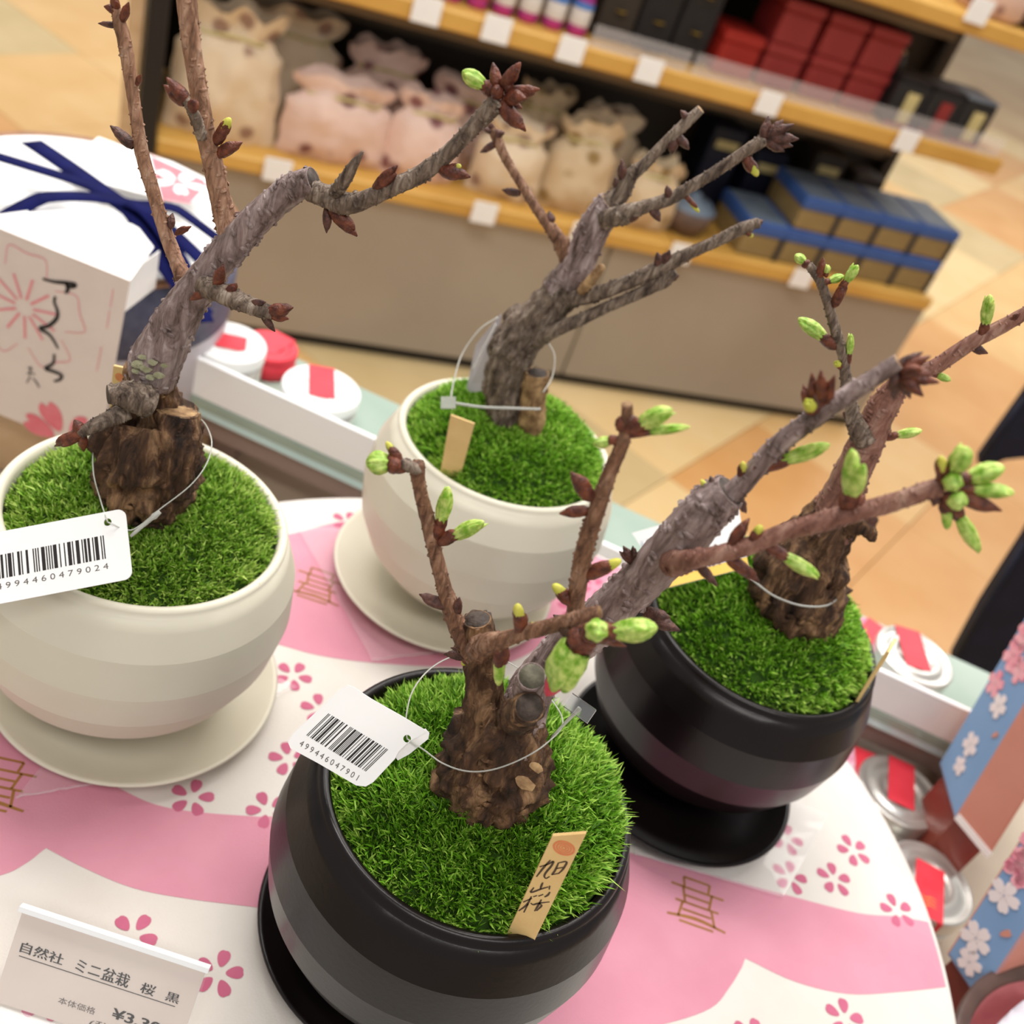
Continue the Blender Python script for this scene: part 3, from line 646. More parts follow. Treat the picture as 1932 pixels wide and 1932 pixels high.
# branch: name, material, nodes (x, y, radius in photo pixels, depth offset from the trunk in metres), cut end?
TREES['A'] = dict(branches=[
 ('trunk', 'old_bark', [(282, 968, 58, 0), (278, 935, 80, 0), (277, 890, 90, 0), (282, 840, 92, 0), (288, 800, 84, .004), (284, 768, 60, .004), (280, 735, 46, .002), (288, 695, 48, 0)], 0),
 ('trunk_stump', 'old_bark', [(322, 920, 40, -.004), (330, 860, 46, -.004), (334, 810, 42, -.002), (338, 776, 36, 0)], 'bare_wood'),
 ('main_branch', 'grey_bark', [(285, 715, 46, 0), (293, 685, 48, 0), (322, 625, 43, 0), (355, 568, 37, 0), (398, 510, 32, 0), (440, 462, 31, 0), (490, 408, 29, 0), (540, 365, 28, 0), (568, 348, 27, 0), (592, 340, 25, 0)], 'dark_cut'),
 ('stub_branch', 'ash_bark', [(285, 760, 30, -.012), (250, 748, 29, -.016), (222, 744, 22, -.018), (203, 744, 18, -.02)], 'dark_cut'),
 ('twig', 'ash_bark', [(240, 775, 17, -.014), (205, 790, 15, -.02), (175, 805, 13, -.024), (150, 818, 9, -.026)], 0),
 ('twig', 'pale_twig', [(352, 548, 18, .004), (340, 510, 15, .006), (322, 465, 14, .008), (303, 410, 13, .008), (285, 350, 13, .008), (268, 290, 13, .008), (259, 235, 12, .008), (248, 160, 12, .008), (238, 95, 13, .008), (225, 40, 12, .008), (218, 12, 9, .008)], 0),
 ('twig', 'pale_twig', [(440, 462, 24, 0), (428, 420, 22, .002), (414, 365, 20, .002), (402, 310, 19, .002), (386, 240, 18, .002), (372, 155, 17, .002), (360, 75, 18, .002), (352, 0, 19, .002), (348, -60, 19, .002)], 0),
 ('spur_twig', 'ash_bark', [(380, 258, 11, -.002), (370, 225, 11, -.006), (358, 200, 10, -.008), (345, 183, 9, -.009)], 0),
 ('twig', 'ash_bark', [(585, 360, 20, 0), (620, 372, 22, -.002), (650, 384, 21, -.003), (690, 376, 17, -.004), (740, 354, 16, -.004), (795, 328, 17, -.004), (840, 294, 15, -.004), (885, 248, 15, -.004), (920, 212, 17, -.004), (940, 188, 18, -.004)], 0),
 ('spur_twig', 'ash_bark', [(632, 365, 13, -.004), (650, 340, 13, -.006), (668, 310, 9, -.008), (684, 287, 3, -.008)], 0),
 ('twig', 'ash_bark', [(385, 540, 20, -.006), (415, 552, 20, -.012), (450, 568, 18, -.015), (485, 582, 16, -.016), (515, 590, 14, -.016)], 0)],
 buds=[(5, 222, 20, 196, 12, 8, 'b'), (5, 220, 15, 213, -12, 8, 'b'), (5, 232, 38, 243, 4, 8, 'b'), (5, 222, 48, 185, 44, 6, 'd'), (5, 250, 278, 208, 237, 11, 'd'), (5, 322, 430, 326, 402, 8, 'd'), (5, 335, 440, 361, 427, 6, 'b'), (5, 262, 160, 266, 140, 5, 'b'),
       (7, 352, 190, 314, 146, 12, 'b'), (7, 348, 196, 309, 160, 11, 'b'), (7, 362, 205, 366, 190, 11, 'r'), (6, 408, 268, 437, 219, 12, 'y'), (6, 412, 292, 457, 268, 12, 'b'), (6, 415, 420, 452, 400, 8, 'd'),
       (8, 706, 352, 750, 312, 11, 'b'), (8, 832, 322, 888, 334, 13, 'b'), (8, 850, 322, 872, 312, 8, 'y'), (8, 615, 395, 616, 440, 8, 'd'), (8, 622, 398, 674, 446, 13, 'b'), (8, 640, 398, 650, 425, 8, 'd'),
       (8, 932, 172, 872, 134, 15, 'g'), (8, 938, 165, 930, 118, 11, 'b'), (8, 950, 160, 982, 118, 13, 'b'), (8, 958, 172, 1018, 168, 12, 'b'), (8, 960, 178, 992, 186, 13, 'r'), (8, 940, 178, 934, 166, 12, 'r'), (8, 945, 192, 992, 248, 14, 'b'), (8, 955, 165, 965, 145, 11, 'b'), (8, 950, 182, 985, 205, 10, 'b'),
       (10, 508, 588, 553, 580, 13, 'b'), (10, 506, 592, 545, 602, 10, 'b'), (10, 495, 595, 519, 626, 8, 'd'), (10, 395, 545, 358, 566, 10, 'b'), (10, 410, 545, 421, 498, 10, 'b'), (10, 430, 552, 447, 535, 9, 'b'), (10, 470, 572, 502, 570, 7, 'd'), (10, 388, 548, 376, 528, 9, 'b'),
       (4, 160, 812, 103, 842, 11, 'b'), (4, 155, 815, 140, 792, 11, 'b'), (4, 155, 818, 158, 852, 9, 'b'), (4, 170, 808, 120, 826, 9, 'b')])
TREES['B'] = dict(branches=[
 ('trunk', 'ash_bark', [(958, 830, 34, 0), (953, 785, 36, 0), (950, 740, 35, 0), (954, 700, 37, 0), (968, 655, 42, 0), (1000, 618, 39, 0), (1040, 575, 36, 0), (1072, 532, 34, 0)], 0),
 ('trunk_stump', 'bare_wood', [(1000, 815, 22, -.006), (1004, 775, 24, -.006), (1010, 735, 23, -.006), (1014, 703, 22, -.006)], 'dark_cut'),
 ('main_branch', 'grey_bark', [(1055, 552, 36, 0), (1076, 524, 34, 0), (1100, 478, 31, 0), (1116, 440, 31, 0), (1138, 402, 29, 0), (1154, 384, 26, 0)], 'bare_wood'),
 ('stub_branch', 'ash_bark', [(992, 622, 26, .004), (975, 600, 24, .006), (964, 586, 20, .008)], 'dark_cut'),
 ('twig', 'twig_bark', [(1080, 500, 22, 0), (1064, 470, 17, 0), (1046, 440, 13, -.002), (1018, 402, 10, -.002), (985, 350, 9, -.002), (955, 300, 9, -.002), (936, 258, 10, -.002), (928, 242, 8, -.002)], 0),
 ('twig', 'ash_bark', [(1145, 395, 22, 0), (1172, 362, 18, 0), (1190, 332, 14, 0), (1218, 308, 11, 0), (1252, 272, 10, 0), (1290, 236, 11, 0), (1322, 206, 9, 0)], 'bare_wood'),
 ('twig', 'ash_bark', [(1140, 412, 20, -.004), (1175, 405, 18, -.008), (1210, 392, 13, -.012), (1262, 376, 12, -.012), (1300, 354, 11, -.012), (1350, 324, 11, -.012), (1400, 290, 11, -.012), (1442, 263, 12, -.012)], 0),
 ('twig', 'ash_bark', [(1065, 562, 18, -.004), (1105, 560, 15, -.01), (1150, 546, 14, -.012), (1200, 526, 14, -.012), (1245, 506, 15, -.012), (1300, 478, 12, -.012), (1352, 455, 11, -.012), (1400, 431, 12, -.012), (1432, 420, 9, -.012)], 0),
 ('twig', 'ash_bark', [(1010, 640, 18, -.004), (1045, 624, 14, -.01), (1092, 604, 12, -.012), (1150, 577, 11, -.013), (1200, 556, 11, -.013), (1248, 532, 13, -.013), (1272, 514, 11, -.013)], 0),
 ('pruned_twig', 'bare_wood', [(1096, 550, 9, -.012), (1112, 532, 10, -.014), (1136, 503, 8, -.014)], 0)],
 buds=[(4, 930, 250, 912, 242, 6, 'd'), (4, 934, 255, 952, 250, 7, 'd'), (4, 935, 270, 906, 288, 7, 'd'), (4, 980, 366, 947, 358, 8, 'd'), (4, 1040, 420, 1036, 398, 8, 'd'), (4, 926, 245, 928, 232, 6, 'd'),
       (5, 1178, 345, 1172, 300, 8, 'd'), (5, 1270, 262, 1268, 292, 10, 'd'), (5, 1280, 258, 1300, 282, 8, 'd'), (5, 1300, 228, 1284, 208, 7, 'd'), (5, 1170, 360, 1160, 335, 9, 'd'),
       (6, 1440, 262, 1450, 218, 9, 'd'), (6, 1448, 256, 1478, 226, 9, 'd'), (6, 1450, 256, 1498, 234, 9, 'd'), (6, 1450, 260, 1507, 262, 10, 'd'), (6, 1448, 264, 1496, 276, 9, 'd'), (6, 1446, 266, 1480, 286, 9, 'd'), (6, 1446, 264, 1462, 282, 8, 'd'), (6, 1445, 258, 1465, 235, 9, 'd'),
       (6, 1408, 296, 1432, 336, 10, 'y'), (6, 1290, 366, 1322, 404, 6, 'y'), (6, 1265, 378, 1258, 350, 8, 'd'), (6, 1200, 398, 1190, 420, 10, 'd'), (6, 1230, 392, 1245, 418, 9, 'd'),
       (7, 1246, 506, 1240, 476, 9, 'd'), (7, 1250, 504, 1264, 472, 9, 'd'), (7, 1408, 438, 1422, 448, 6, 'y'), (7, 1428, 422, 1440, 416, 6, 'd'), (8, 1256, 528, 1282, 520, 8, 'd'), (8, 1240, 536, 1262, 540, 8, 'd')])
TREES['C'] = dict(branches=[
 ('trunk', 'old_bark', [(926, 1528, 62, 0), (926, 1498, 86, 0), (932, 1455, 102, 0), (938, 1415, 96, 0), (944, 1375, 84, 0), (950, 1340, 66, .004)], 0),
 ('trunk_fork', 'old_bark', [(925, 1400, 52, -.004), (917, 1350, 40, -.004), (914, 1300, 34, -.002), (908, 1250, 32, 0), (905, 1210, 30, 0), (900, 1168, 27, 0)], 'dark_cut'),
 ('main_branch', 'grey_bark', [(965, 1400, 60, 0), (985, 1345, 48, .004), (1010, 1290, 42, .008), (1060, 1232, 42, .01), (1110, 1188, 43, .008), (1160, 1142, 43, .006), (1220, 1085, 43, .004), (1280, 1022, 46, .002), (1325, 972, 46, 0), (1352, 946, 43, 0), (1378, 926, 34, 0)], 'dark_cut'),
 ('pruned_stub', 'grey_bark', [(985, 1330, 32, -.004), (994, 1304, 28, -.012), (1003, 1276, 27, -.02)], 'cut_wood'),
 ('pruned_stub', 'old_bark', [(975, 1352, 36, -.008), (988, 1342, 32, -.018), (999, 1334, 29, -.026)], 'dark_cut'),
 ('twig', 'twig_bark', [(905, 1245, 24, 0), (880, 1215, 20, -.002), (862, 1180, 18, -.002), (846, 1135, 16, -.002), (832, 1085, 14, -.002), (818, 1030, 14, -.002), (806, 978, 14, -.002), (793, 926, 13, -.002), (788, 892, 14, -.002), (789, 873, 12, -.002)], 0),
 ('spur_twig', 'ash_bark', [(790, 888, 11, -.002), (770, 878, 11, -.006), (752, 872, 9, -.008)], 0),
 ('twig', 'twig_bark', [(1088, 1190, 20, -.004), (1086, 1150, 17, -.012), (1092, 1095, 17, -.014), (1102, 1040, 17, -.014), (1117, 988, 17, -.014), (1134, 938, 16, -.014), (1154, 884, 14, -.014), (1173, 840, 13, -.014), (1182, 805, 12, -.014), (1183, 762, 11, -.014)], 'bare_wood'),
 ('twig', 'twig_bark', [(900, 1228, 22, -.01), (922, 1214, 22, -.018), (950, 1207, 17, -.022), (985, 1195, 14, -.024), (1020, 1186, 15, -.026), (1070, 1172, 15, -.028), (1106, 1160, 13, -.028), (1132, 1154, 12, -.028)], 'bare_wood'),
 ('spur_twig', 'old_bark', [(1060, 1182, 11, -.028), (1078, 1200, 12, -.032), (1098, 1198, 13, -.034), (1120, 1192, 12, -.034)], 0),
 ('upper_branch', 'grey_bark', [(1365, 945, 24, 0), (1404, 910, 20, 0), (1430, 880, 20, 0), (1470, 838, 20, 0), (1520, 800, 19, 0), (1560, 772, 18, 0), (1600, 745, 18, 0), (1650, 712, 17, 0), (1696, 682, 16, 0)], 'bare_wood'),
 ('side_branch', 'red_bark', [(1270, 1062, 28, -.004), (1305, 1056, 20, -.012), (1345, 1048, 18, -.015), (1400, 1034, 18, -.016), (1450, 1016, 17, -.016), (1500, 998, 18, -.016), (1548, 985, 20, -.016), (1600, 970, 19, -.016), (1655, 957, 18, -.016), (1706, 941, 18, -.016), (1748, 926, 18, -.016), (1778, 920, 20, -.016)], 0)],
 buds=[(6, 756, 874, 690, 872, 22, 'g'), (6, 755, 868, 726, 830, 9, 'y'), (6, 765, 880, 740, 890, 10, 'b'), (5, 826, 1016, 846, 918, 14, 'g'), (5, 832, 1024, 913, 984, 14, 'g'), (5, 846, 1146, 791, 1121, 11, 'd'), (5, 862, 1160, 867, 1127, 9, 'd'),
       (5, 884, 1238, 838, 1234, 10, 'd'), (5, 888, 1232, 850, 1222, 7, 'd'), (5, 890, 1236, 870, 1256, 9, 'y'),
       (7, 1174, 812, 1168, 786, 12, 'r'), (7, 1166, 828, 1120, 838, 11, 'g'), (7, 1180, 812, 1268, 772, 17, 'g'), (7, 1182, 820, 1302, 805, 9, 'g'), (7, 1186, 790, 1200, 800, 12, 'd'), (7, 1112, 940, 1077, 891, 16, 'b'), (7, 1108, 962, 1055, 969, 12, 'b'),
       (7, 1108, 1088, 1178, 1054, 14, 'y'), (7, 1082, 1138, 1040, 1100, 14, 'y'), (7, 1182, 770, 1174, 762, 7, 'd'),
       (2, 1190, 1060, 1176, 1030, 8, 'd'), (2, 1192, 1058, 1194, 1030, 7, 'd'), (2, 1188, 1058, 1168, 1040, 6, 'd'), (2, 1070, 1180, 1044, 1160, 9, 'd'), (2, 1220, 1160, 1265, 1165, 12, 'd'), (2, 1225, 1170, 1283, 1190, 13, 'd'), (2, 1030, 1250, 1010, 1225, 11, 'd'),
       (8, 982, 1190, 976, 1135, 14, 'y'), (8, 1000, 1190, 1006, 1172, 5, 'y'), (8, 944, 1212, 941, 1292, 15, 'yg'), (8, 930, 1208, 918, 1225, 12, 'd'),
       (9, 1108, 1196, 1036, 1302, 46, 'big'), (9, 1118, 1192, 1131, 1187, 23, 'f'), (9, 1120, 1196, 1240, 1184, 22, 'g'), (9, 1115, 1200, 1182, 1220, 9, 'b'), (9, 1100, 1202, 1092, 1226, 11, 'b'), (9, 1110, 1190, 1140, 1178, 10, 'd'),
       (10, 1350, 935, 1312, 918, 10, 'd'), (10, 1352, 930, 1340, 898, 9, 'd'), (10, 1345, 938, 1320, 902, 8, 'y'), (10, 1402, 905, 1402, 868, 9, 'y'), (10, 1412, 896, 1434, 872, 9, 'b'), (10, 1435, 885, 1566, 838, 14, 'g'), (10, 1395, 945, 1408, 968, 8, 'd'),
       (10, 1530, 780, 1516, 725, 10, 'b'), (10, 1536, 770, 1532, 703, 11, 'b'), (10, 1545, 768, 1549, 698, 11, 'b'), (10, 1555, 765, 1575, 708, 10, 'b'), (10, 1550, 770, 1566, 735, 9, 'd'), (10, 1534, 776, 1524, 757, 13, 'fy'), (10, 1540, 775, 1540, 735, 11, 'd'), (10, 1556, 768, 1582, 742, 7, 'd'),
       (10, 1690, 690, 1742, 664, 8, 'd'), (10, 1700, 698, 1756, 672, 11, 'b'), (10, 1705, 706, 1740, 696, 13, 'r'), (10, 1705, 710, 1772, 722, 12, 'b'), (10, 1702, 714, 1742, 748, 12, 'b'), (10, 1695, 712, 1686, 756, 10, 'd'), (10, 1700, 715, 1718, 752, 10, 'd'), (10, 1705, 708, 1760, 706, 10, 'b'), (10, 1698, 705, 1675, 735, 9, 'd'),
       (11, 1376, 1028, 1414, 978, 12, 'b'), (11, 1420, 1020, 1437, 988, 11, 'y'), (11, 1446, 1030, 1546, 1088, 13, 'g'), (11, 1320, 1070, 1354, 1106, 9, 'd'), (11, 1372, 1052, 1432, 1098, 13, 'b'), (11, 1602, 958, 1620, 852, 30, 'leaf'), (11, 1600, 955, 1588, 930, 12, 'b'), (11, 1612, 950, 1632, 935, 10, 'b'), (11, 1640, 970, 1650, 995, 12, 'd'),
       (11, 1778, 910, 1775, 856, 12, 'y'), (11, 1790, 905, 1826, 844, 19, 'g'), (11, 1790, 912, 1803, 908, 19, 'f'), (11, 1798, 908, 1896, 882, 18, 'g'), (11, 1798, 916, 1914, 930, 14, 'g'), (11, 1795, 926, 1890, 964, 15, 'b'), (11, 1796, 930, 1814, 955, 20, 'f'), (11, 1786, 934, 1787, 998, 14, 'yg'), (11, 1792, 940, 1848, 1042, 14, 'g'), (11, 1770, 935, 1760, 955, 9, 'd')])
TREES['D'] = dict(branches=[
 ('trunk', 'old_bark', [(1530, 1215, 34, 0), (1525, 1175, 58, 0), (1510, 1135, 80, 0), (1508, 1095, 84, 0), (1525, 1045, 72, 0), (1555, 1005, 54, 0), (1580, 960, 44, 0)], 0),
 ('main_branch', 'red_bark', [(1560, 1000, 50, 0), (1588, 940, 40, 0), (1606, 895, 35, 0), (1630, 845, 33, 0), (1650, 800, 30, 0), (1672, 758, 26, 0), (1700, 722, 20, 0), (1735, 702, 16, 0), (1768, 690, 15, 0), (1830, 648, 14, 0), (1900, 611, 13, 0), (1950, 582, 12, 0), (1990, 560, 11, 0)], 0),
 ('twig', 'ash_bark', [(1632, 830, 22, -.004), (1614, 800, 17, -.006), (1606, 765, 12, -.006), (1598, 728, 11, -.006), (1590, 670, 10, -.006), (1576, 622, 10, -.006), (1562, 573, 9, -.006), (1547, 530, 9, -.006), (1526, 500, 8, -.006)], 0),
 ('bark_knob', 'old_bark', [(1600, 990, 26, -.004), (1622, 992, 18, -.008), (1640, 1002, 14, -.01), (1646, 1018, 8, -.01)], 0),
 ('bark_knob', 'old_bark', [(1560, 1080, 36, -.006), (1580, 1090, 24, -.01), (1594, 1104, 14, -.012)], 0)],
 buds=[(2, 1526, 502, 1500, 480, 9, 'g'), (2, 1546, 525, 1553, 486, 8, 'r'), (2, 1552, 535, 1592, 520, 8, 'g'), (2, 1560, 520, 1562, 500, 6, 'g'), (2, 1574, 575, 1598, 532, 10, 'b'), (2, 1590, 545, 1619, 500, 9, 'g'), (2, 1578, 655, 1506, 600, 13, 'g'), (2, 1600, 690, 1606, 630, 7, 'g'), (2, 1586, 690, 1576, 684, 7, 'fy'),
       (2, 1610, 790, 1590, 778, 10, 'd'), (1, 1672, 828, 1740, 812, 9, 'g'), (1, 1856, 640, 1868, 556, 11, 'g'), (1, 1832, 655, 1864, 667, 8, 'd'), (1, 1755, 702, 1794, 718, 7, 'g'), (1, 1900, 615, 1925, 590, 7, 'b'), (1, 1615, 880, 1645, 892, 7, 'd')])

def bud_mesh(P0, P1, r, kind, seed):
    """a scaled cherry bud from P0 to P1; returns verts, faces, material indices (0 scales, 1 leaf, 2 red petal)"""
    rs = random.Random(seed)
    ax = P1 - P0; L = np.linalg.norm(ax); ax = ax / L
    a = np.cross(ax, [.3, .2, .9]); a /= np.linalg.norm(a); b = np.cross(ax, a)
    V, Fc, mi = [], [], []
    def lobe(o, d, ln, rad, prof, seg, mat_i, rip=0, nr=5, ph=0, bend=None):
        base = len(V); d = d / np.linalg.norm(d); u = np.cross(d, ax if abs(d @ ax) < .95 else a); u /= np.linalg.norm(u); w_ = np.cross(d, u)
        n = len(prof)
        for i, (t, q) in enumerate(prof):
            cpt = o + d * ln * t + (bend * t * t if bend is not None else 0)
            for j in range(seg):
                th = 2 * math.pi * j / seg; k = 1 + rip * math.cos(nr * th + ph + t * 1.5)
                V.append(cpt + (u * math.cos(th) + w_ * math.sin(th)) * rad * q * k)
        for i in range(n - 1):
            for j in range(seg):
                k = (j + 1) % seg; Fc.append((base + i * seg + j, base + i * seg + k, base + (i + 1) * seg + k, base + (i + 1) * seg + j)); mi.append(mat_i)
        Fc.append(tuple(base + (n - 1) * seg + j for j in range(seg))); mi.append(mat_i)
    closed = [(0, .55), (.12, .75), (.3, 1), (.5, .97), (.7, .75), (.86, .45), (1, .12)]
    def scales(o, ln, rad, nsc):
        # overlapping bracts: nested collars, each flaring at its edge
        for k in range(nsc):
            t0 = k / nsc * .75
            d = ax + (a * rs.uniform(-.12, .12) + b * rs.uniform(-.12, .12))
            lobe(o + ax * ln * t0, d, ln * (1 - t0) * rs.uniform(.72, .92), rad * (1.02 - .13 * k), [(0, .6), (.2, .95), (.5, 1), (.75, .82), (.92, .45), (1, .12)], 9, 0, .12, 2, rs.uniform(0, 6))
    if kind in ('b', 'd', 'r'):
        lobe(P0, ax, L, r, closed, 9, 0, .07, 3, rs.uniform(0, 6)); scales(P0, L * .94, r * 1.04, 3)
    elif kind in ('y', 'yg'):
        k = .8 if kind == 'y' else .62
        scales(P0, L * k * 1.12, r, 3); lobe(P0 + ax * L * .25, ax, L * (.66 if kind == 'y' else .75), r * .78, [(0, .6), (.4, 1), (.7, .95), (.88, .7), (1, .3)], 12, 1, .1, 4, 1)
    elif kind == 'g':
        scales(P0, L * .52, r * .92, 3)
        lobe(P0 + ax * L * .28, ax, L * .72, r * .98, [(0, .5), (.2, .8), (.45, 1), (.65, .95), (.82, .72), (.94, .4), (1, .1)], 24, 1, .17, 7, rs.uniform(0, 6))
        s = a * rs.choice((-1, 1)); lobe(P0 + ax * L * .45 + s * r * .35, ax + s * .22, L * .52, r * .5, [(0, .5), (.3, 1), (.7, .8), (1, .1)], 10, 1, .12, 2, 0)
        lobe(P0 + ax * L * .45 - s * r * .3 + b * r * .3, ax - s * .12, L * .5, r * .5, [(0, .5), (.3, 1), (.7, .8), (1, .1)], 10, 1, .12, 2, 2)
    elif kind in ('f', 'fy'):
        scales(P0, L * .55, r * 1.05, 3)
        lobe(P0 + ax * L * .2, ax, L * .75, r * .95, [(0, .7), (.4, 1), (.7, .95), (.9, .7), (1, .35)], 18, 1, .09, 6, rs.uniform(0, 6))
        for k in range(3): lobe(P0 + ax * L * .6 + (a * math.cos(k * 2.1) + b * math.sin(k * 2.1)) * r * .4, ax, L * .42, r * .45, [(0, .6), (.4, 1), (.8, .7), (1, .2)], 8, 1, .1, 2, k)
    elif kind == 'leaf':
        scales(P0, L * .45, r * .62, 4)
        for k, (sx, ln) in enumerate(((-.26, .66), (.0, .74), (.26, .66), (.1, .6))):
            lobe(P0 + ax * L * .28 + a * sx * r * .8 + b * (k % 2) * r * .25, ax + a * sx, L * ln, r * .5, [(0, .5), (.25, .9), (.55, 1), (.8, .75), (.95, .35), (1, .1)], 14, 1, .14, 3, k)
    elif kind == 'big':
        scales(P0, L * .36, r * .62, 4)
        lobe(P0 + ax * L * .16, ax, L * .74, r * .72, [(0, .5), (.2, .85), (.45, 1), (.7, .9), (.9, .6), (1, .25)], 18, 1, .1, 5, 0)
        for k, (sa, sb, ln, rd) in enumerate(((-.85, .2, .46, .4), (-.3, .6, .6, .5), (.45, .55, .66, .46), (.8, -.1, .6, .42), (0, -.6, .6, .5))):
            lobe(P0 + ax * L * .22 + a * sa * r * .55 + b * sb * r * .5, ax + a * sa * .12, L * ln, r * rd, [(0, .6), (.3, 1), (.7, .9), (.92, .5), (1, .15)], 14, 1, .13, 3, k)
        lobe(P0 + ax * L * .74, ax + a * .05, L * .34, r * .42, [(0, .7), (.4, 1), (.8, .6), (1, .15)], 12, 2, .06, 3, 0)
        lobe(P0 + ax * L * .66 - a * r * .38, ax - a * .1, L * .26, r * .26, [(0, .7), (.4, 1), (.8, .6), (1, .15)], 10, 2, .06, 3, 0)
    return np.array(V), Fc, mi

for key, T in TREES.items():
    root = ROOTS[key]; Y0 = TY[key]; paths = []
    for bi, (name, mt, nodes, cut) in enumerate(T['branches']):
        C3 = np.array([atY(x, y, Y0 + dy) for x, y, r, dy in nodes]); Rw = np.array([r * depth(p) / F for (x, y, r, dy), p in zip(nodes, C3)])
        big = 'trunk' in name; ns = 13 if big else 7
        Q = spline(np.c_[C3, Rw], ns); Pp, Rr = Q[:, :3], np.maximum(Q[:, 3], .0004); paths.append((Pp, Rr))
        if not cut and not big: Pp = np.vstack([Pp, Pp[-1] + (Pp[-1] - Pp[-2]) * .6]); Rr = np.r_[Rr, Rr[-1] * .5]
        seg = 46 if big else 16
        v, f, nf = tube(Pp, Rr, seg, .11 if big else .08, 150 if big else 520, ridge=.3 if big else .06, seed=bi * 7 + ord(key))
        mi = [0] * nf + [0, 1 if cut else 0]; mats = [M[mt], M[cut] if cut else M[mt]]
        parts = [(v, f)]
        # lenticels and bark warts along the branch
        g = random.Random(bi * 31 + ord(key)); nw = int(len(Pp) * (2.2 if big else 2.4))
        for q in range(nw):
            i = g.randrange(1, len(Pp) - 1); tng = Pp[i + 1] - Pp[i - 1]; tng = tng / (np.linalg.norm(tng) + 1e-12)
            d = np.array([g.gauss(0, 1), g.gauss(0, 1), g.gauss(0, 1)]); d -= (d @ tng) * tng; d /= np.linalg.norm(d) + 1e-9
            wr = (Rr[i] * g.uniform(.04, .1)) if big else min(.0012, Rr[i] * g.uniform(.12, .32)); ce = Pp[i] + d * Rr[i] * .98; s2 = np.cross(tng, d)
            hv = [ce + s2 * wr * 1.5 * math.cos(t) + tng * wr * .8 * math.sin(t) for t in np.linspace(0, 2 * math.pi, 6, endpoint=False)] + [ce + d * wr * .8 + s2 * wr * .5, ce + d * wr * .8 - s2 * wr * .5]
            hf = [(0, 1, 6), (1, 2, 7, 6), (2, 3, 7), (3, 4, 7), (4, 5, 6, 7), (5, 0, 6)]
            parts.append((np.array(hv), hf)); mi += [0] * 6
        v, f = join(parts)
        T['branches'][bi] = obj(name, v, f, mats, root, True, mi)
        if cut:   # growth ring lip round the pruned end
            e = Pp[-1]; tn = Pp[-1] - Pp[-3]; tn = tn / np.linalg.norm(tn); a = np.cross(tn, [0, 0, 1.]); a /= np.linalg.norm(a); b = np.cross(tn, a)
            rg = [e - tn * Rr[-1] * .05 + (a * math.cos(t) + b * math.sin(t)) * Rr[-1] * .96 for t in np.linspace(0, 2 * math.pi, 19)]
            obj('callus_ring', *tube(rg, [Rr[-1] * .07] * 19, 6, .2, 600, cap=False)[:2], M[mt], T['branches'][bi])
    for q, (bi, x0, y0, x1, y1, r, kind) in enumerate(T['buds']):
        Pp, Rr = paths[bi]; X = Pp - EYE; zz = X @ FW; pxs = 966 + X @ RT / zz * F; pys = 966 - X @ UP / zz * F
        i = int(np.argmin((pxs - x0) ** 2 + (pys - y0) ** 2)); yb = Pp[i][1]
        P0 = atY(x0, y0, yb); view = EYE - P0; view /= np.linalg.norm(view); rw = r * depth(P0) / F
        if kind in ('f', 'fy'): P0 = P0 + view * Rr[i] * .3; P1 = atY(x1, y1, yb) + view * rw * 2.2
        else:
            rj = random.Random(q + ord(key)); P1 = atY(x1, y1, yb + rj.uniform(-.003, .002)); P0 = P0 + (Pp[i] - P0) * .15
            if kind == 'r': P1 = P1 + view * rw * 1.3
        v, f, mi = bud_mesh(P0, P1, rw, kind, q * 13 + ord(key))
        sc = M['bud_dark'] if kind == 'd' else M['bud_scale']; lf = M['bud_yellow'] if kind in ('y', 'fy') else M['bud_green']
        o = obj('leaf_bud' if kind in ('g', 'f', 'leaf', 'big', 'yg') else 'bud', v, f, [sc, lf, M['petal_red']], T['branches'][bi], True, mi)
        if kind == 'big': o['label'] = 'large pale green bud opening with a red petal tip'
# lichen patch on the left trunk, loose bark chips at the foot of the front trunk
def patches(parent, spots, y, m, name):
    for px, py, r in spots:
        P = atY(px, py, y); rw = r * depth(P) / F; vw = EYE - P; vw /= np.linalg.norm(vw)
        a = np.cross(vw, [0, 0, 1.]); a /= np.linalg.norm(a); b = np.cross(vw, a); n = 12
        rr = [1 + .5 * noise.noise(Vector((px + k * .9, py, 0))) for k in range(n)]
        v = [P + (a * math.cos(2 * math.pi * k / n) * 1.2 + b * math.sin(2 * math.pi * k / n) * .7) * rw * rr[k] for k in range(n)] + [P + vw * rw * .1 + (a * math.cos(2 * math.pi * k / n) * 1.2 + b * math.sin(2 * math.pi * k / n) * .7) * rw * rr[k] * .65 for k in range(n)]
        f = [(k, (k + 1) % n, n + (k + 1) % n, n + k) for k in range(n)] + [tuple(range(n, 2 * n))]
        obj(name, v, f, m, parent)
patches(TREES['A']['branches'][2], [(262, 688, 12), (276, 696, 10), (300, 708, 9), (258, 700, 8), (288, 684, 8), (268, 674, 7), (310, 690, 6), (284, 712, 8)], TY['A'] - .0098, M['lichen'], 'lichen')
patches(TREES['C']['branches'][0], [(990, 1478, 17), (1012, 1448, 12)], TY['C'] - .0165, M['bare_wood'], 'bark_chip')

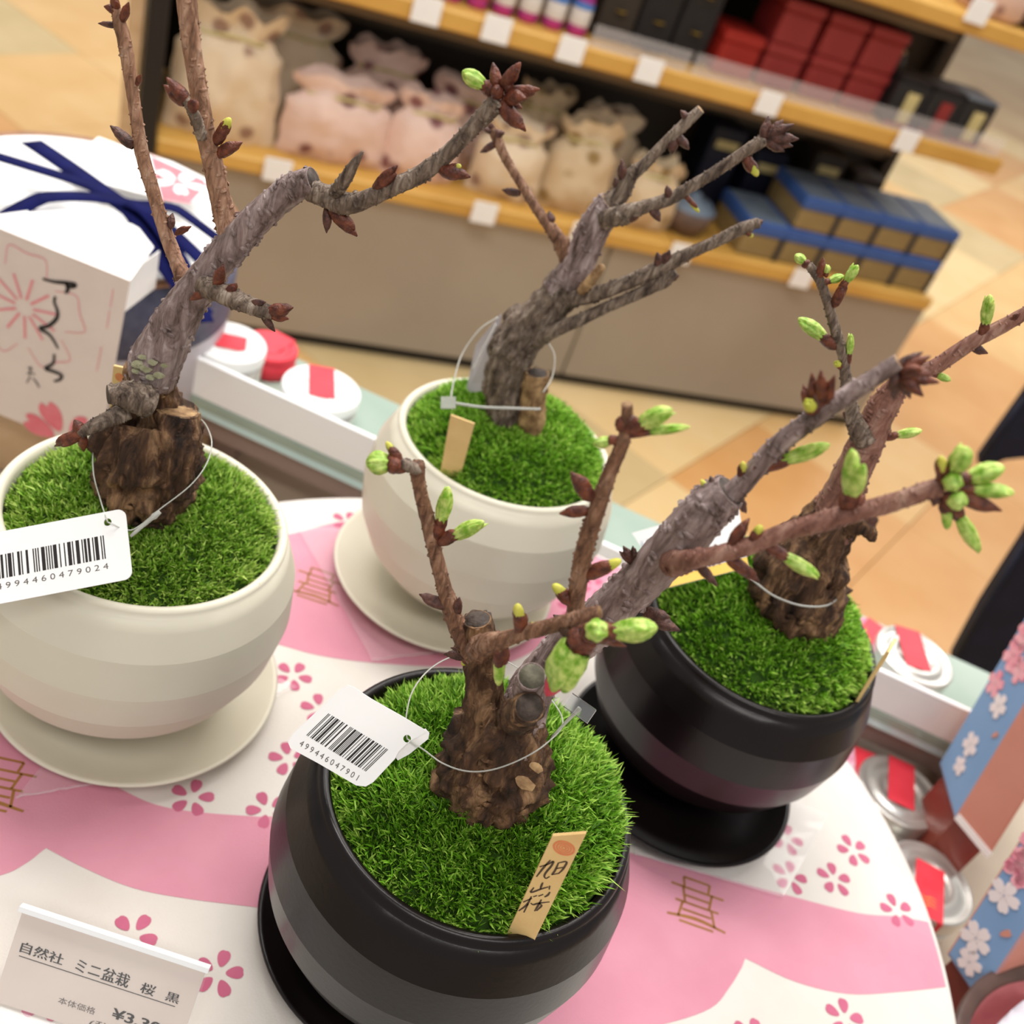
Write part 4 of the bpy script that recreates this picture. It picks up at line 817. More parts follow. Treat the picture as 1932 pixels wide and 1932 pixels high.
# ------------------------------------------------------------------ name stakes in the moss
def stake(px, y, lab, thick=.0011, y_top=None, stamp=None, ink=None):
    pl = Plane((0, y, 0), (1, 0, 0), (0, 0, 1)); P = [np.array(pl.uv(*p)) for p in px]   # top-left, top-right, bottom-right, bottom-left
    dn = (P[3] - P[0]) * .18; poly = ccw([tuple(P[0]), tuple(P[1]), tuple(P[2] + dn), tuple(P[3] + dn)])
    if pl.n[1] > 0: pl.n = -pl.n
    t = thing('plant_stake', pl.pt(*(P[2] + P[3]) / 2), lab, 'plant label', 'wooden name stakes in the moss')
    v, f = prism(poly, -thick, 0, pl); obj('stake_board', v, f, M['stake_wood'], t, False)
    if stamp:
        u, q = pl.uv(*stamp[:2]); r = stamp[2]
        for k, (a, b) in enumerate(((1, .8), (.72, .56), (.48, .34), (.26, .12))):
            lo = [[(u + r * s * math.cos(x), q + r * s * math.sin(x)) for x in np.linspace(0, 2 * math.pi, 28, endpoint=False)] for s in (a, b)]
            obj('stamp_ring', *fill2d(lo, pl, .00003, .00009), M['stamp_orange'], t, False)
    if ink:
        obj('ink_lettering', *join([ribbon([pl.uv(930 + .119 * a, 1560 + .119 * b) for a, b in s], .00062, pl, .00007) for s in ink]), M['pen_ink'], t, False)
    return t
ink = [[(740, 632), (870, 592), (960, 545), (925, 620), (850, 710), (815, 775), (840, 815), (900, 785)], [(912, 525), (800, 650), (690, 790)],
       [(1040, 570), (985, 690), (930, 760)], [(1040, 570), (1170, 553), (1110, 670), (1040, 740)], [(1010, 660), (1112, 640)], [(940, 755), (1050, 735)],
       [(792, 880), (770, 930), (750, 988)], [(650, 960), (600, 1038), (760, 985), (880, 950)], [(902, 932), (892, 992)],
       [(480, 1192), (620, 1130)], [(612, 1100), (540, 1230), (408, 1332)], [(560, 1218), (490, 1355)], [(640, 1108), (700, 1086)], [(722, 1098), (800, 1068)], [(905, 1030), (870, 1080), (818, 1112)],
       [(600, 1205), (640, 1232), (720, 1210), (900, 1188)], [(770, 1150), (720, 1240), (660, 1335)], [(740, 1215), (770, 1250), (690, 1330)]]
stake([(1042, 1578), (1106, 1573), (1012, 1768), (953, 1770)], .203, 'pale wooden name stake with orange ring stamp and brush lettering in front pot', stamp=(1064, 1600, .0034), ink=ink)
stake([(850, 783), (895, 800), (866, 902), (832, 884)], .430, 'plain pale wooden stake in the rear white pot')
stake([(214, 690), (233, 694), (221, 818), (202, 814)], .3480, 'wooden stake with orange spot behind the left trunk', stamp=(226, 712, .0020))
# stake seen almost edge-on in the right black pot
B0 = atZ(1612, 1330, .108); T0 = atY(1684, 1216, B0[1] + .004)
pl = Plane(B0, (.35, .94, 0), T0 - B0); L0 = float(np.linalg.norm(T0 - B0))
t = thing('plant_stake', B0, 'wooden stake seen edge-on at the rim of the right black pot', 'plant label', 'wooden name stakes in the moss')
obj('stake_board', *prism(ccw([(-.004, -.008), (.009, -.008), (.009, L0), (-.004, L0)]), -.0007, .0007, pl), M['stake_wood'], t, False)

# ------------------------------------------------------------------ barcode price tags on nylon loops
def ean(code):
    Lc = ['0001101', '0011001', '0010011', '0111101', '0100011', '0110001', '0101111', '0111011', '0110111', '0001011']
    G = [''.join('10'[int(b)] for b in c)[::-1] for c in Lc]; Rr_ = [''.join('10'[int(b)] for b in c) for c in Lc]
    par = ['LLLLLL', 'LLGLGG', 'LLGGLG', 'LLGGGL', 'LGLLGG', 'LGGLLG', 'LGGGLL', 'LGLGLG', 'LGLGGL', 'LGGLGL'][int(code[0])]
    return '101' + ''.join((Lc if p == 'L' else G)[int(d)] for p, d in zip(par, code[1:7])) + '01010' + ''.join(Rr_[int(d)] for d in code[7:13]) + '101'
def rrect(u0, v0, u1, v1, r, n=5):
    pts = []
    for cx, cy, a0 in ((u1 - r, v1 - r, 0), (u0 + r, v1 - r, math.pi / 2), (u0 + r, v0 + r, math.pi), (u1 - r, v0 + r, 1.5 * math.pi)):
        pts += [(cx + r * math.cos(a0 + k / n * math.pi / 2), cy + r * math.sin(a0 + k / n * math.pi / 2)) for k in range(n + 1)]
    return pts
def circle(u, q, r, n=20): return [(u + r * math.cos(x), q + r * math.sin(x)) for x in np.linspace(0, 2 * math.pi, n, endpoint=False)]
def loop_tube(t, pts, r=.00027, name='nylon_loop'):
    P = spline(np.array([atD(*p) for p in pts]), 6); obj(name, *tube(P, [r] * len(P), 7)[:2], M['nylon'], t)
# left pot tag: face plane through three of its corners
def tag_plane(tl, tr, bl):
    a, b, c = atD(*tl), atD(*tr), atD(*bl); pl = Plane(c, b - a, a - c)
    return pl
pl = tag_plane((-40, 1008, .385), (232, 957, .388), (-20, 1143, .378))
u1, v1 = pl.uv(236, 960)[0], pl.uv(150, 975)[1]; ub = pl.uv(246, 1085); u1 = max(u1, ub[0])
t = thing('price_tag', pl.pt(0.03, 0.012), 'white barcode tag on nylon loop, resting on the left white pot rim', 'price tag', 'barcode tags on the bonsai')
hu = pl.uv(203, 985)
obj('tag_card', *fill2d([rrect(-.006, 0, u1, v1, .003), circle(*hu, .0014)], pl, -.0005, 0), M['paper_white'], t, False)
bars = ean('4994460479024'); c0 = pl.uv(-14, 1100); c1 = pl.uv(200, 1054); ct = pl.uv(196, 1010); w0 = (c1[0] - c0[0]) / 95; parts = []
k = 0
while k < 95:
    if bars[k] == '1':
        e = k
        while e < 95 and bars[e] == '1': e += 1
        parts.append(prism([(c0[0] + k * w0, c1[1]), (c0[0] + e * w0, c1[1]), (c0[0] + e * w0, ct[1]), (c0[0] + k * w0, ct[1])], .00003, .00008, pl)); k = e
    else: k += 1
obj('barcode', *join(parts), M['print_black'], t, False)
d0 = pl.uv(-6, 1112); d1 = pl.uv(204, 1062)
obj('tag_digits', *text('4 9 9 4 4 6 0 4 7 9 0 2 4', pl, (d0[0], d1[1] - .0022, d1[0], d1[1]), .00008), M['print_grey'], t, False)
loop_tube(t, [(203, 985, .385), (190, 945, .392), (176, 890, .40), (180, 835, .412), (215, 800, .43), (300, 780, .445), (370, 785, .43), (398, 825, .412), (392, 870, .402), (360, 915, .396), (300, 962, .392), (262, 993, .389), (240, 1000, .388), (203, 985, .383)])
P0, P1 = atD(302, 965, .391), atD(246, 1012, .388)
obj('loop_lock', *tube(spline(np.array([P0, (P0 * .8 + P1 * .2), (P0 + P1) / 2, P1]), 3), [.0009, .001, .0011, .0013, .0008, .0008, .0008, .0007, .0007, .0006][:10], 8)[:2], M['nylon'], t)
# front pot tag, folded in two
pl = tag_plane((662, 1290, .352), (808, 1375, .349), (543, 1398, .352))
A0, A1, A2 = pl.uv(668, 1292), pl.uv(802, 1382), pl.uv(548, 1402); wd = A1[0]; ht = A0[1]; lw = pl.uv(690, 1482)[0]
t = thing('price_tag', pl.pt(wd / 2, ht / 2), 'white folded barcode tag leaning over the rim of the front black pot', 'price tag', 'barcode tags on the bonsai')
hu = pl.uv(768, 1394)
outl = [pl.uv(*p) for p in ((543, 1400), (553, 1384), (642, 1300), (655, 1292), (668, 1297), (700, 1318), (760, 1352), (800, 1376), (806, 1380), (770, 1400), (752, 1418), (745, 1432), (704, 1476), (690, 1484), (672, 1482), (600, 1440), (548, 1412))]
obj('tag_card', *fill2d([ccw(outl), circle(*hu, .0013, 16)], pl, -.0004, 0), M['paper_white'], t, False)
outl2 = [pl.uv(*p) for p in ((740, 1425), (800, 1376), (808, 1385), (806, 1396), (770, 1425), (748, 1437))]
obj('tag_back_leaf', *fill2d([ccw(outl2)], pl, -.0028, -.0024), M['paper_white'], t, False)
pb = Plane(pl.pt(*pl.uv(564, 1402)), pl.pt(*pl.uv(672, 1468)) - pl.pt(*pl.uv(564, 1402)), pl.pt(*pl.uv(618, 1346)) - pl.pt(*pl.uv(564, 1402)))
if pb.n @ (EYE - pb.o) < 0: pb.n = -pb.n
e0, e1, e2 = pb.uv(578, 1387), pb.uv(692, 1452), pb.uv(620, 1346); bars = ean('4994460479017'); w0 = (e1[0] - e0[0]) / 95; parts = []; k = 0
sh = pb.uv(620, 1346)[0] - pb.uv(578, 1387)[0]
while k < 95:
    if bars[k] == '1':
        e = k
        while e < 95 and bars[e] == '1': e += 1
        q = [(e0[0] + k * w0, e0[1]), (e0[0] + e * w0, e0[1]), (e0[0] + e * w0 + sh, e2[1]), (e0[0] + k * w0 + sh, e2[1])]
        parts.append(prism(q, .00003, .00008, pb)); k = e
    else: k += 1
obj('barcode', *join(parts), M['print_black'], t, False)
g0, g1 = pb.uv(566, 1402), pb.uv(678, 1464)
obj('tag_digits', *text('4 9 9 4 4 6 0 4 7 9 0 1', pb, (g0[0], g0[1] - .0008, g1[0], g0[1] + .0012), .00008), M['print_grey'], t, False)
loop_tube(t, [(768, 1394, .35), (766, 1355, .352), (778, 1305, .356), (808, 1265, .362), (850, 1240, .372), (905, 1228, .385), (980, 1262, .385), (1040, 1320, .378), (1062, 1365, .362), (1034, 1400, .343), (988, 1430, .337), (930, 1452, .336), (880, 1455, .339), (835, 1440, .345), (800, 1415, .348), (768, 1394, .35)])
P0, P1, P2 = atD(1040, 1392, .353), atD(1080, 1350, .352), atD(1094, 1336, .351)
obj('lock_stem', *tube(spline(np.array([P0, P1, P2]), 4), np.linspace(.0004, .0009, 9), 8)[:2], M['nylon'], t)
lk = Plane(P2, RT * .8 - UP * .55 - FW * .1, UP * .8 + RT * .55)
for q, (a, b, c, d) in enumerate(((-.0048, -.0026, .0048, .0026),)):
    obj('lock_block', *prism(ccw([(a, b), (c, b), (c, d), (a, d)]), -.0016, .0016, lk), M['clear_plastic'], t, False)
# rear pot tag: card seen nearly edge-on beside the trunk
t = thing('price_tag', atY(905, 690, .48), 'tag seen edge-on beside the trunk of the rear white pot', 'price tag', 'barcode tags on the bonsai')
a, b, c, d = atY(944, 592, .476), atY(928, 735, .470), atY(878, 742, .486), atY(898, 650, .492)
q = np.array([a, b, c, d]); nn = np.cross(b - a, d - a); nn /= np.linalg.norm(nn)
obj('tag_card', np.vstack([q, q + nn * .0006]), [(3, 2, 1, 0), (4, 5, 6, 7), (0, 1, 5, 4), (1, 2, 6, 5), (2, 3, 7, 6), (3, 0, 4, 7)], M['lilac_grey'], t, False)
dd = depth(a)
loop_tube(t, [(940, 598, dd), (905, 622, dd), (872, 668, dd), (856, 720, dd - .01), (850, 755, dd - .018)], .0004)
loop_tube(t, [(936, 610, dd), (915, 650, dd), (890, 700, dd)], .0004, 'nylon_strand')
P0 = atD(846, 760, dd - .02); lk = Plane(P0, RT, UP); obj('lock_block', *prism(ccw([(-.0035, -.0028), (.0035, -.0028), (.0035, .0028), (-.0035, .0028)]), -.002, .002, lk), M['nylon'], t, False)
loop_tube(t, [(855, 760, dd - .02), (910, 768, dd - .02), (960, 770, dd - .021), (1020, 772, dd - .02)], .0007, 'lock_stem')
loop_tube(t, [(1030, 640, dd + .01), (1046, 670, dd + .008), (1042, 710, dd + .004), (1025, 740, dd - .006)], .0004, 'nylon_strand')
# right pot tag: white card with a yellow band
t = thing('price_tag', atY(1300, 1080, .40), 'white card tag with yellow lower band lying in the right black pot', 'price tag', 'barcode tags on the bonsai')
pl = Plane(atY(1262, 1108, .392), atY(1412, 1070, .392) - atY(1262, 1108, .392), atY(1240, 1000, .42) - atY(1262, 1108, .392))
if pl.n @ (EYE - pl.o) < 0: pl.n = -pl.n
U, V_ = pl.uv(1412, 1070)[0], pl.uv(1240, 992)[1]; ul = pl.uv(1192, 1005)[0]
obj('tag_card', *prism(ccw([(0, 0), (U, 0), (U * .98, V_), (ul, V_)]), -.0005, 0, pl), M['paper_white'], t, False)
obj('yellow_band', *prism(ccw([(0, 0), (U, 0), (U, V_ * .16), (-.0006, V_ * .16)]), 0, .0001, pl), mat('band_yellow', srgb(250, 200, 90), srgb(252, 210, 110), .5, 60), t, False)
obj('tag_digits', *text('¥ 3 0 0 0', pl, (ul + .004, V_ * .72, ul + .016, V_ * .84), .0001), mat('print_pale', srgb(176, 190, 204)), t, False)
dD = depth(atY(1500, 1140, .385))
loop_tube(t, [(1405, 1080, dD + .004), (1425, 1098, dD), (1460, 1124, dD - .008), (1510, 1142, dD - .014), (1560, 1142, dD - .008), (1590, 1120, dD + .012)], .0005)

# ------------------------------------------------------------------ acrylic price card at front left
BLc, BRc, TLc = atZ(-15, 1895, .0008), atZ(325, 2005, .0008), atZ(35, 1708, .035)
pl = Plane(BLc, BRc - BLc, TLc - BLc); U, V_ = float(np.linalg.norm(BRc - BLc)) + .0006, float((TLc - BLc) @ pl.ey)
t = thing('price_card', BLc, 'upright acrylic price card with Japanese lettering at front left', 'price sign')
obj('paper_card', *prism(ccw([(0, .0015), (U, .0015), (U, V_ - .001), (0, V_ - .001)]), -.0004, 0, pl), M['paper_warm'], t, False)
obj('acrylic_front', *prism(ccw([(-.0008, .0006), (U + .0008, .0006), (U + .0008, V_), (-.0008, V_)]), .0004, .0014, pl), M['acrylic'], t, False)
ft = np.cross(pl.ex, [0, 0, 1.]); ftp = Plane(BLc + np.array([0, 0, .0004]), pl.ex, -ft)
obj('acrylic_foot', *prism(ccw([(0, 0), (U, 0), (U, -.022), (0, -.022)]), -.0006, .0006, ftp), M['film'], t, False)
obj('acrylic_top_edge', *prism(ccw([(-.001, V_ - .0012), (U + .001, V_ - .0012), (U + .001, V_ + .0008), (-.001, V_ + .0008)]), -.001, .0018, pl), M['rail_white'], t, False)
def put(body, p_bl, p_br, p_top, bold=0, m='print_black'):
    a, b, c = pl.uv(*p_bl), pl.uv(*p_br), pl.uv(*p_top)
    fit = (a[0], (a[1] + b[1]) / 2, b[0], (a[1] + b[1]) / 2 + (c[1] - a[1])); sh = (0,) if m == 'print_grey' else (-.00012, 0, .00012)
    obj('lettering', *join([text(body, pl, (fit[0] + k, fit[1], fit[2] + k, fit[3]), .00008 + .00001 * q, bold) for q, k in enumerate(sh)]), M[m], t, False)
put('自然社', (37, 1795), (116, 1822), (40, 1774), 0); put('ミニ盆栽', (140, 1833), (240, 1863), (146, 1808), 0)
put('桜', (263, 1872), (289, 1880), (268, 1852), 0); put('黒', (311, 1886), (335, 1895), (316, 1869), 0)
a, b = pl.uv(37, 1800), pl.uv(330, 1900); vv = (a[1] + b[1]) / 2 - .0004
obj('underline', *prism(ccw([(a[0], vv), (b[0], vv), (b[0], vv + .0003), (a[0], vv + .0003)]), .00003, .00008, pl), M['print_black'], t, False)
put('本体価格', (108, 1893), (178, 1914), (111, 1880), 0, 'print_grey'); put('¥3,300', (208, 1923), (318, 1958), (214, 1901), .0001)
put('(税込', (165, 1940), (240, 1962), (170, 1922), 0, 'print_grey')

# ------------------------------------------------------------------ glass shelf with white rail, and tins
RA, RB_ = atZ(380, 750, -.05), atZ(1770, 1390, -.05); RD = (RB_ - RA) / np.linalg.norm(RB_ - RA); RN = np.array([-RD[1], RD[0], 0])
def Gp(al, dp, z): return RA + RD * al + RN * dp + np.array([0, 0, z - RA[2]])
def gbox(a0, a1, d0, d1, z0, z1, bev=.0006):
    v, f = box((a0 + a1) / 2, (d0 + d1) / 2, (z0 + z1) / 2, a1 - a0, d1 - d0, z1 - z0, bev); return np.array([Gp(*p) for p in v]), f
t = thing('glass_display_shelf', Gp(.29, .06, ZT), 'long low glass display shelf with white front rail behind the pots', 'shelf')
a0, a1 = -.03, .66
obj('front_rail', *gbox(a0, a1, -.001, .003, -.05, -.018), M['rail_white'], t, False)
obj('glass_plate', *gbox(a0, a1, -.002, .10, -.0585, -.0502), M['glass_edge'], t, False)
obj('lower_glass_plate', *gbox(a0, a1, .0, .10, -.0665, -.0588), M['glass_blue'], t, False)
obj('under_shelf_shade', *gbox(a0, a1, .008, .10, -.088, -.0668), M['taupe'], t, False)  # taupe strip paints the shade beneath the glass plates
for al in (.0, .62): obj('shelf_support', *gbox(al, al + .02, .03, .08, ZT + .0005, -.0882), M['taupe'], t, False)
def back(p, R):
    dp = (np.array([p[0], p[1]]) - RA[:2]) @ RN[:2]; k = max(0, R + .0065 - dp); return (p[0] + RN[0] * k, p[1] + RN[1] * k)
def tin(c, R, h, lid, tape_ang, lab, z0, under='tin_silver', gold=False):
    t = thing('tape_sealed_tin', (c[0], c[1], z0), lab, 'tin', 'tins sealed with red tape')
    obj('tin_body', *lathe([(.001, .0003), (R * .96, .0003), (R * .96, .003), (R * .98, .004), (R * .98, h * .72), (R * .965, h * .72)], 48, (c[0], c[1], z0)), M[under], t)
    obj('tin_lid', *lathe([(R, h * .7), (R, h * .7), (R, h - .0016), (R - .0006, h - .0002), (R * .93, h), (R * .88, h - .001), (R * .72, h - .001), (R * .68, h), (R * .5, h), (R * .46, h - .001), (R * .3, h - .001), (R * .26, h), (.001, h)], 48, (c[0], c[1], z0)), M[lid], t)
    hw = .0098; d = np.array([math.cos(tape_ang), math.sin(tape_ang)]); n2 = np.array([-d[1], d[0]]); v = []
    row = [(-.45 * R, h + .0003), (0, h + .0003), (R * .6, h + .0003), (R * .95, h + .0003), (R + .0004, h - .001), (R + .0005, h * .5), (R + .0005, h * .2)]
    for r, z in row:
        for s in (-1, 1):
            rr = r if z >= h - .0005 else math.sqrt(max(r * r - hw * hw, 0)) + .0003
            p = np.array(c) + d * rr + n2 * s * hw; v.append((p[0], p[1], z0 + z))
    obj('red_tape', v, [(2 * i, 2 * i + 1, 2 * i + 3, 2 * i + 2) for i in range(len(row) - 1)], M['tape_red'], t, False)
    if gold:
        p = np.array(c) + d * R * .55; pl2 = Plane((p[0], p[1], z0 + h + .0004), (n2[0], n2[1], 0), (d[0], d[1], 0))
        obj('tape_print', *join([ribbon([(-.005, k * .003), (-.002, k * .003 + .0012), (.001, k * .003 - .0008), (.005, k * .003)], .001, pl2) for k in (-1, 0, 1)]), M['tape_gold'], t, False)
p = atZ(590, 748, -.022); tin(back(p, .0295), .0295, .028, 'tin_glare', math.radians(112), 'silver tin with lid glare painted white and red tape seal behind the white rail, between left and rear pots', -.0498)
p = atZ(402, 668, -.018); tin(back(p, .028), .028, .032, 'tin_glare', math.radians(200), 'silver tin with lid glare painted white, just right of the round gift drum behind the rail', -.0498)
p = atZ(452, 672, -.03); tin((p[0] + .012, p[1] + .03), .022, .02, 'tape_red', math.radians(80), 'small tin with red lid behind the glare-white tin by the gift drum', -.0498, 'tape_red')
p = atZ(1727, 1268, -.02); tin(back(p, .0295), .0295, .03, 'tin_silver', math.radians(98), 'silver ringed tin with red tape behind the rail at right', -.0498)
p = atZ(1655, 1225, -.03); tin((p[0] - .004, p[1] + .012), .020, .02, 'tin_pink', math.radians(66), 'small pink printed tin behind the silver tin at right', -.0498, 'tin_pink')
p = atZ(1700, 1492, -.082); tin(p[:2], .031, .038, 'tin_silver', math.radians(85), 'silver tin with red tape on the table below the glass shelf', ZT + .0003)
tin((.337, .476), .0305, .040, 'tin_silver', math.radians(262), 'silver tin with gold-printed red tape beside the cloth edge', ZT + .0003, gold=True)
tin((.302, .556), .022, .034, 'tin_pink', math.radians(90), 'rose pink tin tucked between cloth edge and glass shelf', ZT + .0003, 'tin_pink')

# ------------------------------------------------------------------ round gift drum at left
DC = np.array([-.354, .646]); DR = .106; ZL = .055; ZB = -.06
t = thing('wooden_block', (*DC, ZT), 'light wooden block under the round gift drum', 'block')
obj('block_body', *box(DC[0], DC[1], (ZT + ZB) / 2 + .0002, .22, .2, ZB - ZT - .0006, .003), M['riser_wood'], t, False)
t = thing('round_gift_drum', (*DC, ZB), 'round gift drum with white lid, navy woven side and navy ribbons', 'gift box')
obj('drum_base', *lathe([(.001, .0004), (DR - .002, .0004), (DR - .001, .002), (DR - .001, .06)], 80, (*DC, ZB)), M['lilac_grey'], t)
obj('woven_band', *lathe([(DR - .0012, .055), (DR, .055), (DR, ZL - ZB - .004), (DR - .0012, ZL - ZB - .004)], 80, (*DC, ZB)), M['weave_navy'], t)
obj('drum_lid', *lathe([(DR - .003, ZL - ZB - .001), (.05, ZL - ZB + .0008), (.001, ZL - ZB + .001)], 80, (*DC, ZB)), M['paper_white'], t)
obj('lid_rim', *lathe([(DR + .0004, ZL - ZB - .005), (DR + .0015, ZL - ZB - .003), (DR + .001, ZL - ZB), (DR - .003, ZL - ZB + .0002), (DR - .0035, ZL - ZB - .002)], 80, (*DC, ZB)), M['lid_brown'], t)
zt = .083; fp = Plane((0, .527, 0), (1, 0, 0), (0, 0, 1));
sl = thing('paper_sleeve', (*fp.pt(-.33, 0)[:2], ZB), 'white folded paper sleeve with pink sakura and brush lettering on the drum', 'paper sleeve')
wl, wr = -.44, float(fp.uv(245, 530)[0]); ztp = float(fp.uv(245, 530)[1])
slp = (fp.uv(245, 530)[1] - fp.uv(0, 450)[1]) / (fp.uv(245, 530)[0] - fp.uv(0, 450)[0])
br = fp.uv(190, 815)
obj('front_panel', *prism(ccw([(wl, -.052), (br[0], -.052), (wr, ztp), (wl, ztp)]), -.0006, 0, Plane((0, .527, 0), (1, 0, 0), (0, 0, 1))), M['paper_warm'], sl, False)
tp = Plane((0, 0, ztp), (1, 0, 0), (0, 1, 0))
fl_ = [(wl, .5275)] + [(wr, .5275)] + [tuple(tp.uv(*p)) for p in ((290, 466), (262, 430), (215, 404), (150, 392), (90, 392), (0, 404))] + [(wl, .58)]
obj('top_flap', *prism(ccw(fl_), -.0006, 0, tp), M['paper_white'], sl, False)
obj('side_fold', *prism(ccw([(.528, ZL + .0015), (tp.uv(290, 466)[1], ZL + .0015), (tp.uv(290, 466)[1], ztp - .001), (.528, ztp - .001)]), 0, .0006, Plane((wr - .006, 0, 0), (0, 1, 0), (0, 0, 1))), M['paper_white'], sl, False)
tr_ = Plane((0, 0, .072), (1, 0, 0), (0, 1, 0)); q = [tr_.uv(*p) for p in ((186, 258), (245, 280), (325, 305), (392, 338), (388, 362), (358, 384), (330, 380), (255, 362), (190, 345), (128, 302))]
obj('rear_flap', *prism(ccw(q), -.0006, 0, tr_), M['paper_white'], sl, False)
q = [tr_.uv(*p) for p in ((284, 294), (384, 340), (390, 350), (358, 384), (306, 376))]; obj('pink_corner_print', *prism(ccw(q), .0001, .0002, tr_), M['print_rose'], sl, False)
c = tr_.uv(336, 344); obj('sakura_print', *blossom(c[0], c[1], .02, .3, Plane((0, 0, .0722), (1, 0, 0), (0, 1, 0)), .0001, .62, .15, .15), M['paper_white'], sl, False)
c = tr_.uv(252, 325); obj('petal_print', *prism(ccw(petal(c[0], c[1], .2, .02, .014)), .0001, .0002, tr_), M['print_pink'], sl, False)
fpp = Plane((0, .5268, 0), (1, 0, 0), (0, 0, 1)); fpp.n = np.array([0, -1., 0])
def fq(px, py): return fp.uv(px, py)
c = fq(46, 580); parts = []
for k in range(11):
    a = k * 2 * math.pi / 11 + .2; parts.append(ribbon([(c[0] + .006 * math.cos(a), c[1] + .006 * math.sin(a)), (c[0] + .022 * math.cos(a), c[1] + .022 * math.sin(a))], .0022, fpp, .0002))
obj('stamen_print', *join(parts), M['print_pink'], sl, False)
obj('outline_print', *join([ribbon([(c[0] + .04 * math.cos(a + s) * k, c[1] + .04 * math.sin(a + s) * k) for s, k in ((-.5, .7), (-.3, 1.0), (-.05, .95), (.05, .95), (.3, 1.0), (.5, .7))], .0006, fpp, .0002) for a in (.3, 1.55, 2.8, -.95, -2.2)]), M['print_pink'], sl, False)
c = fq(122, 832); parts = [prism(ccw(petal(c[0], c[1], a, .030, .02, .14)), .0001, .0003, fpp) for a in (.15, .95, 2.1, 2.95)]
obj('sakura_print', *join(parts), M['print_rose'], sl, False)
Z6 = lambda L: [fq(.3105 * a, 250 + .3105 * b) for a, b in L]
obj('brush_lettering', *join([ribbon(Z6(s), .0022, fpp, .0003) for s in ([(262, 888), (330, 905), (400, 912), (460, 922), (440, 938), (400, 930)], [(400, 905), (415, 950), (398, 975)], [(338, 995), (332, 1030), (352, 1085), (345, 1130), (300, 1172), (245, 1190), (300, 1225), (335, 1275), (355, 1312)], [(332, 1345), (325, 1400), (278, 1432), (320, 1448), (375, 1472), (365, 1500), (330, 1510)])]), M['print_black'], sl, False)
obj('signature_lettering', *join([ribbon(Z6(s), .0012, fpp, .0003) for s in ([(170, 1425), (200, 1440)], [(190, 1420), (180, 1470)], [(165, 1460), (215, 1465)], [(185, 1480), (165, 1520)], [(200, 1490), (225, 1520), (240, 1550)])]), M['print_grey'], sl, False)
obj('side_lettering', *join([ribbon(Z6(s), .0006, fpp, .0003) for s in ([(690, 950), (672, 1060)], [(668, 1080), (650, 1190)], [(618, 1300), (590, 1450)])]), M['print_pink'], sl, False)
rb = Plane((0, 0, ztp + .002), (1, 0, 0), (0, 1, 0)); t = thing('ribbon', (*DC, ztp), 'dark navy ribbon crossed over the round gift drum', 'ribbon')
for k, (pts, wd) in enumerate((([(58, 268), (120, 312), (190, 362), (250, 402), (320, 455), (400, 505)], .016), ([(-40, 292), (60, 322), (160, 352), (240, 385), (320, 392), (420, 420)], .0125), ([(-40, 396), (80, 380), (180, 378), (260, 395), (330, 425), (430, 470)], .0135), ([(240, 392), (300, 420), (350, 460), (400, 520)], .012))):
    P = spline(np.array([rb.uv(*p) for p in pts]), 6); T_ = np.gradient(P, axis=0); T_ /= np.linalg.norm(T_, axis=1)[:, None]; N_ = np.c_[-T_[:, 1], T_[:, 0]]; n = len(P); s = np.linspace(0, 1, n)
    z = ztp + .0025 + .0012 * k + .001 * np.sin(s * 5 + k)
    out = np.hypot(P[:, 0] - DC[0], P[:, 1] - DC[1]) ; z = z - np.clip(out - .075, 0, 1) * .5
    v = [(*(P[i] + N_[i] * wd / 2), z[i]) for i in range(n)] + [(*(P[i] - N_[i] * wd / 2), z[i] + .0004) for i in range(n)] + [(*(P[i] + N_[i] * wd / 2), z[i] - .0005) for i in range(n)] + [(*(P[i] - N_[i] * wd / 2), z[i] - .0001) for i in range(n)]
    f = [(i, i + 1, n + i + 1, n + i) for i in range(n - 1)] + [(2 * n + i, 3 * n + i, 3 * n + i + 1, 2 * n + i + 1) for i in range(n - 1)] + [(i, 2 * n + i, 2 * n + i + 1, i + 1) for i in range(n - 1)] + [(n + i, n + i + 1, 3 * n + i + 1, 3 * n + i) for i in range(n - 1)]
    obj('ribbon_strand', v, f, M['ribbon_navy'], t)

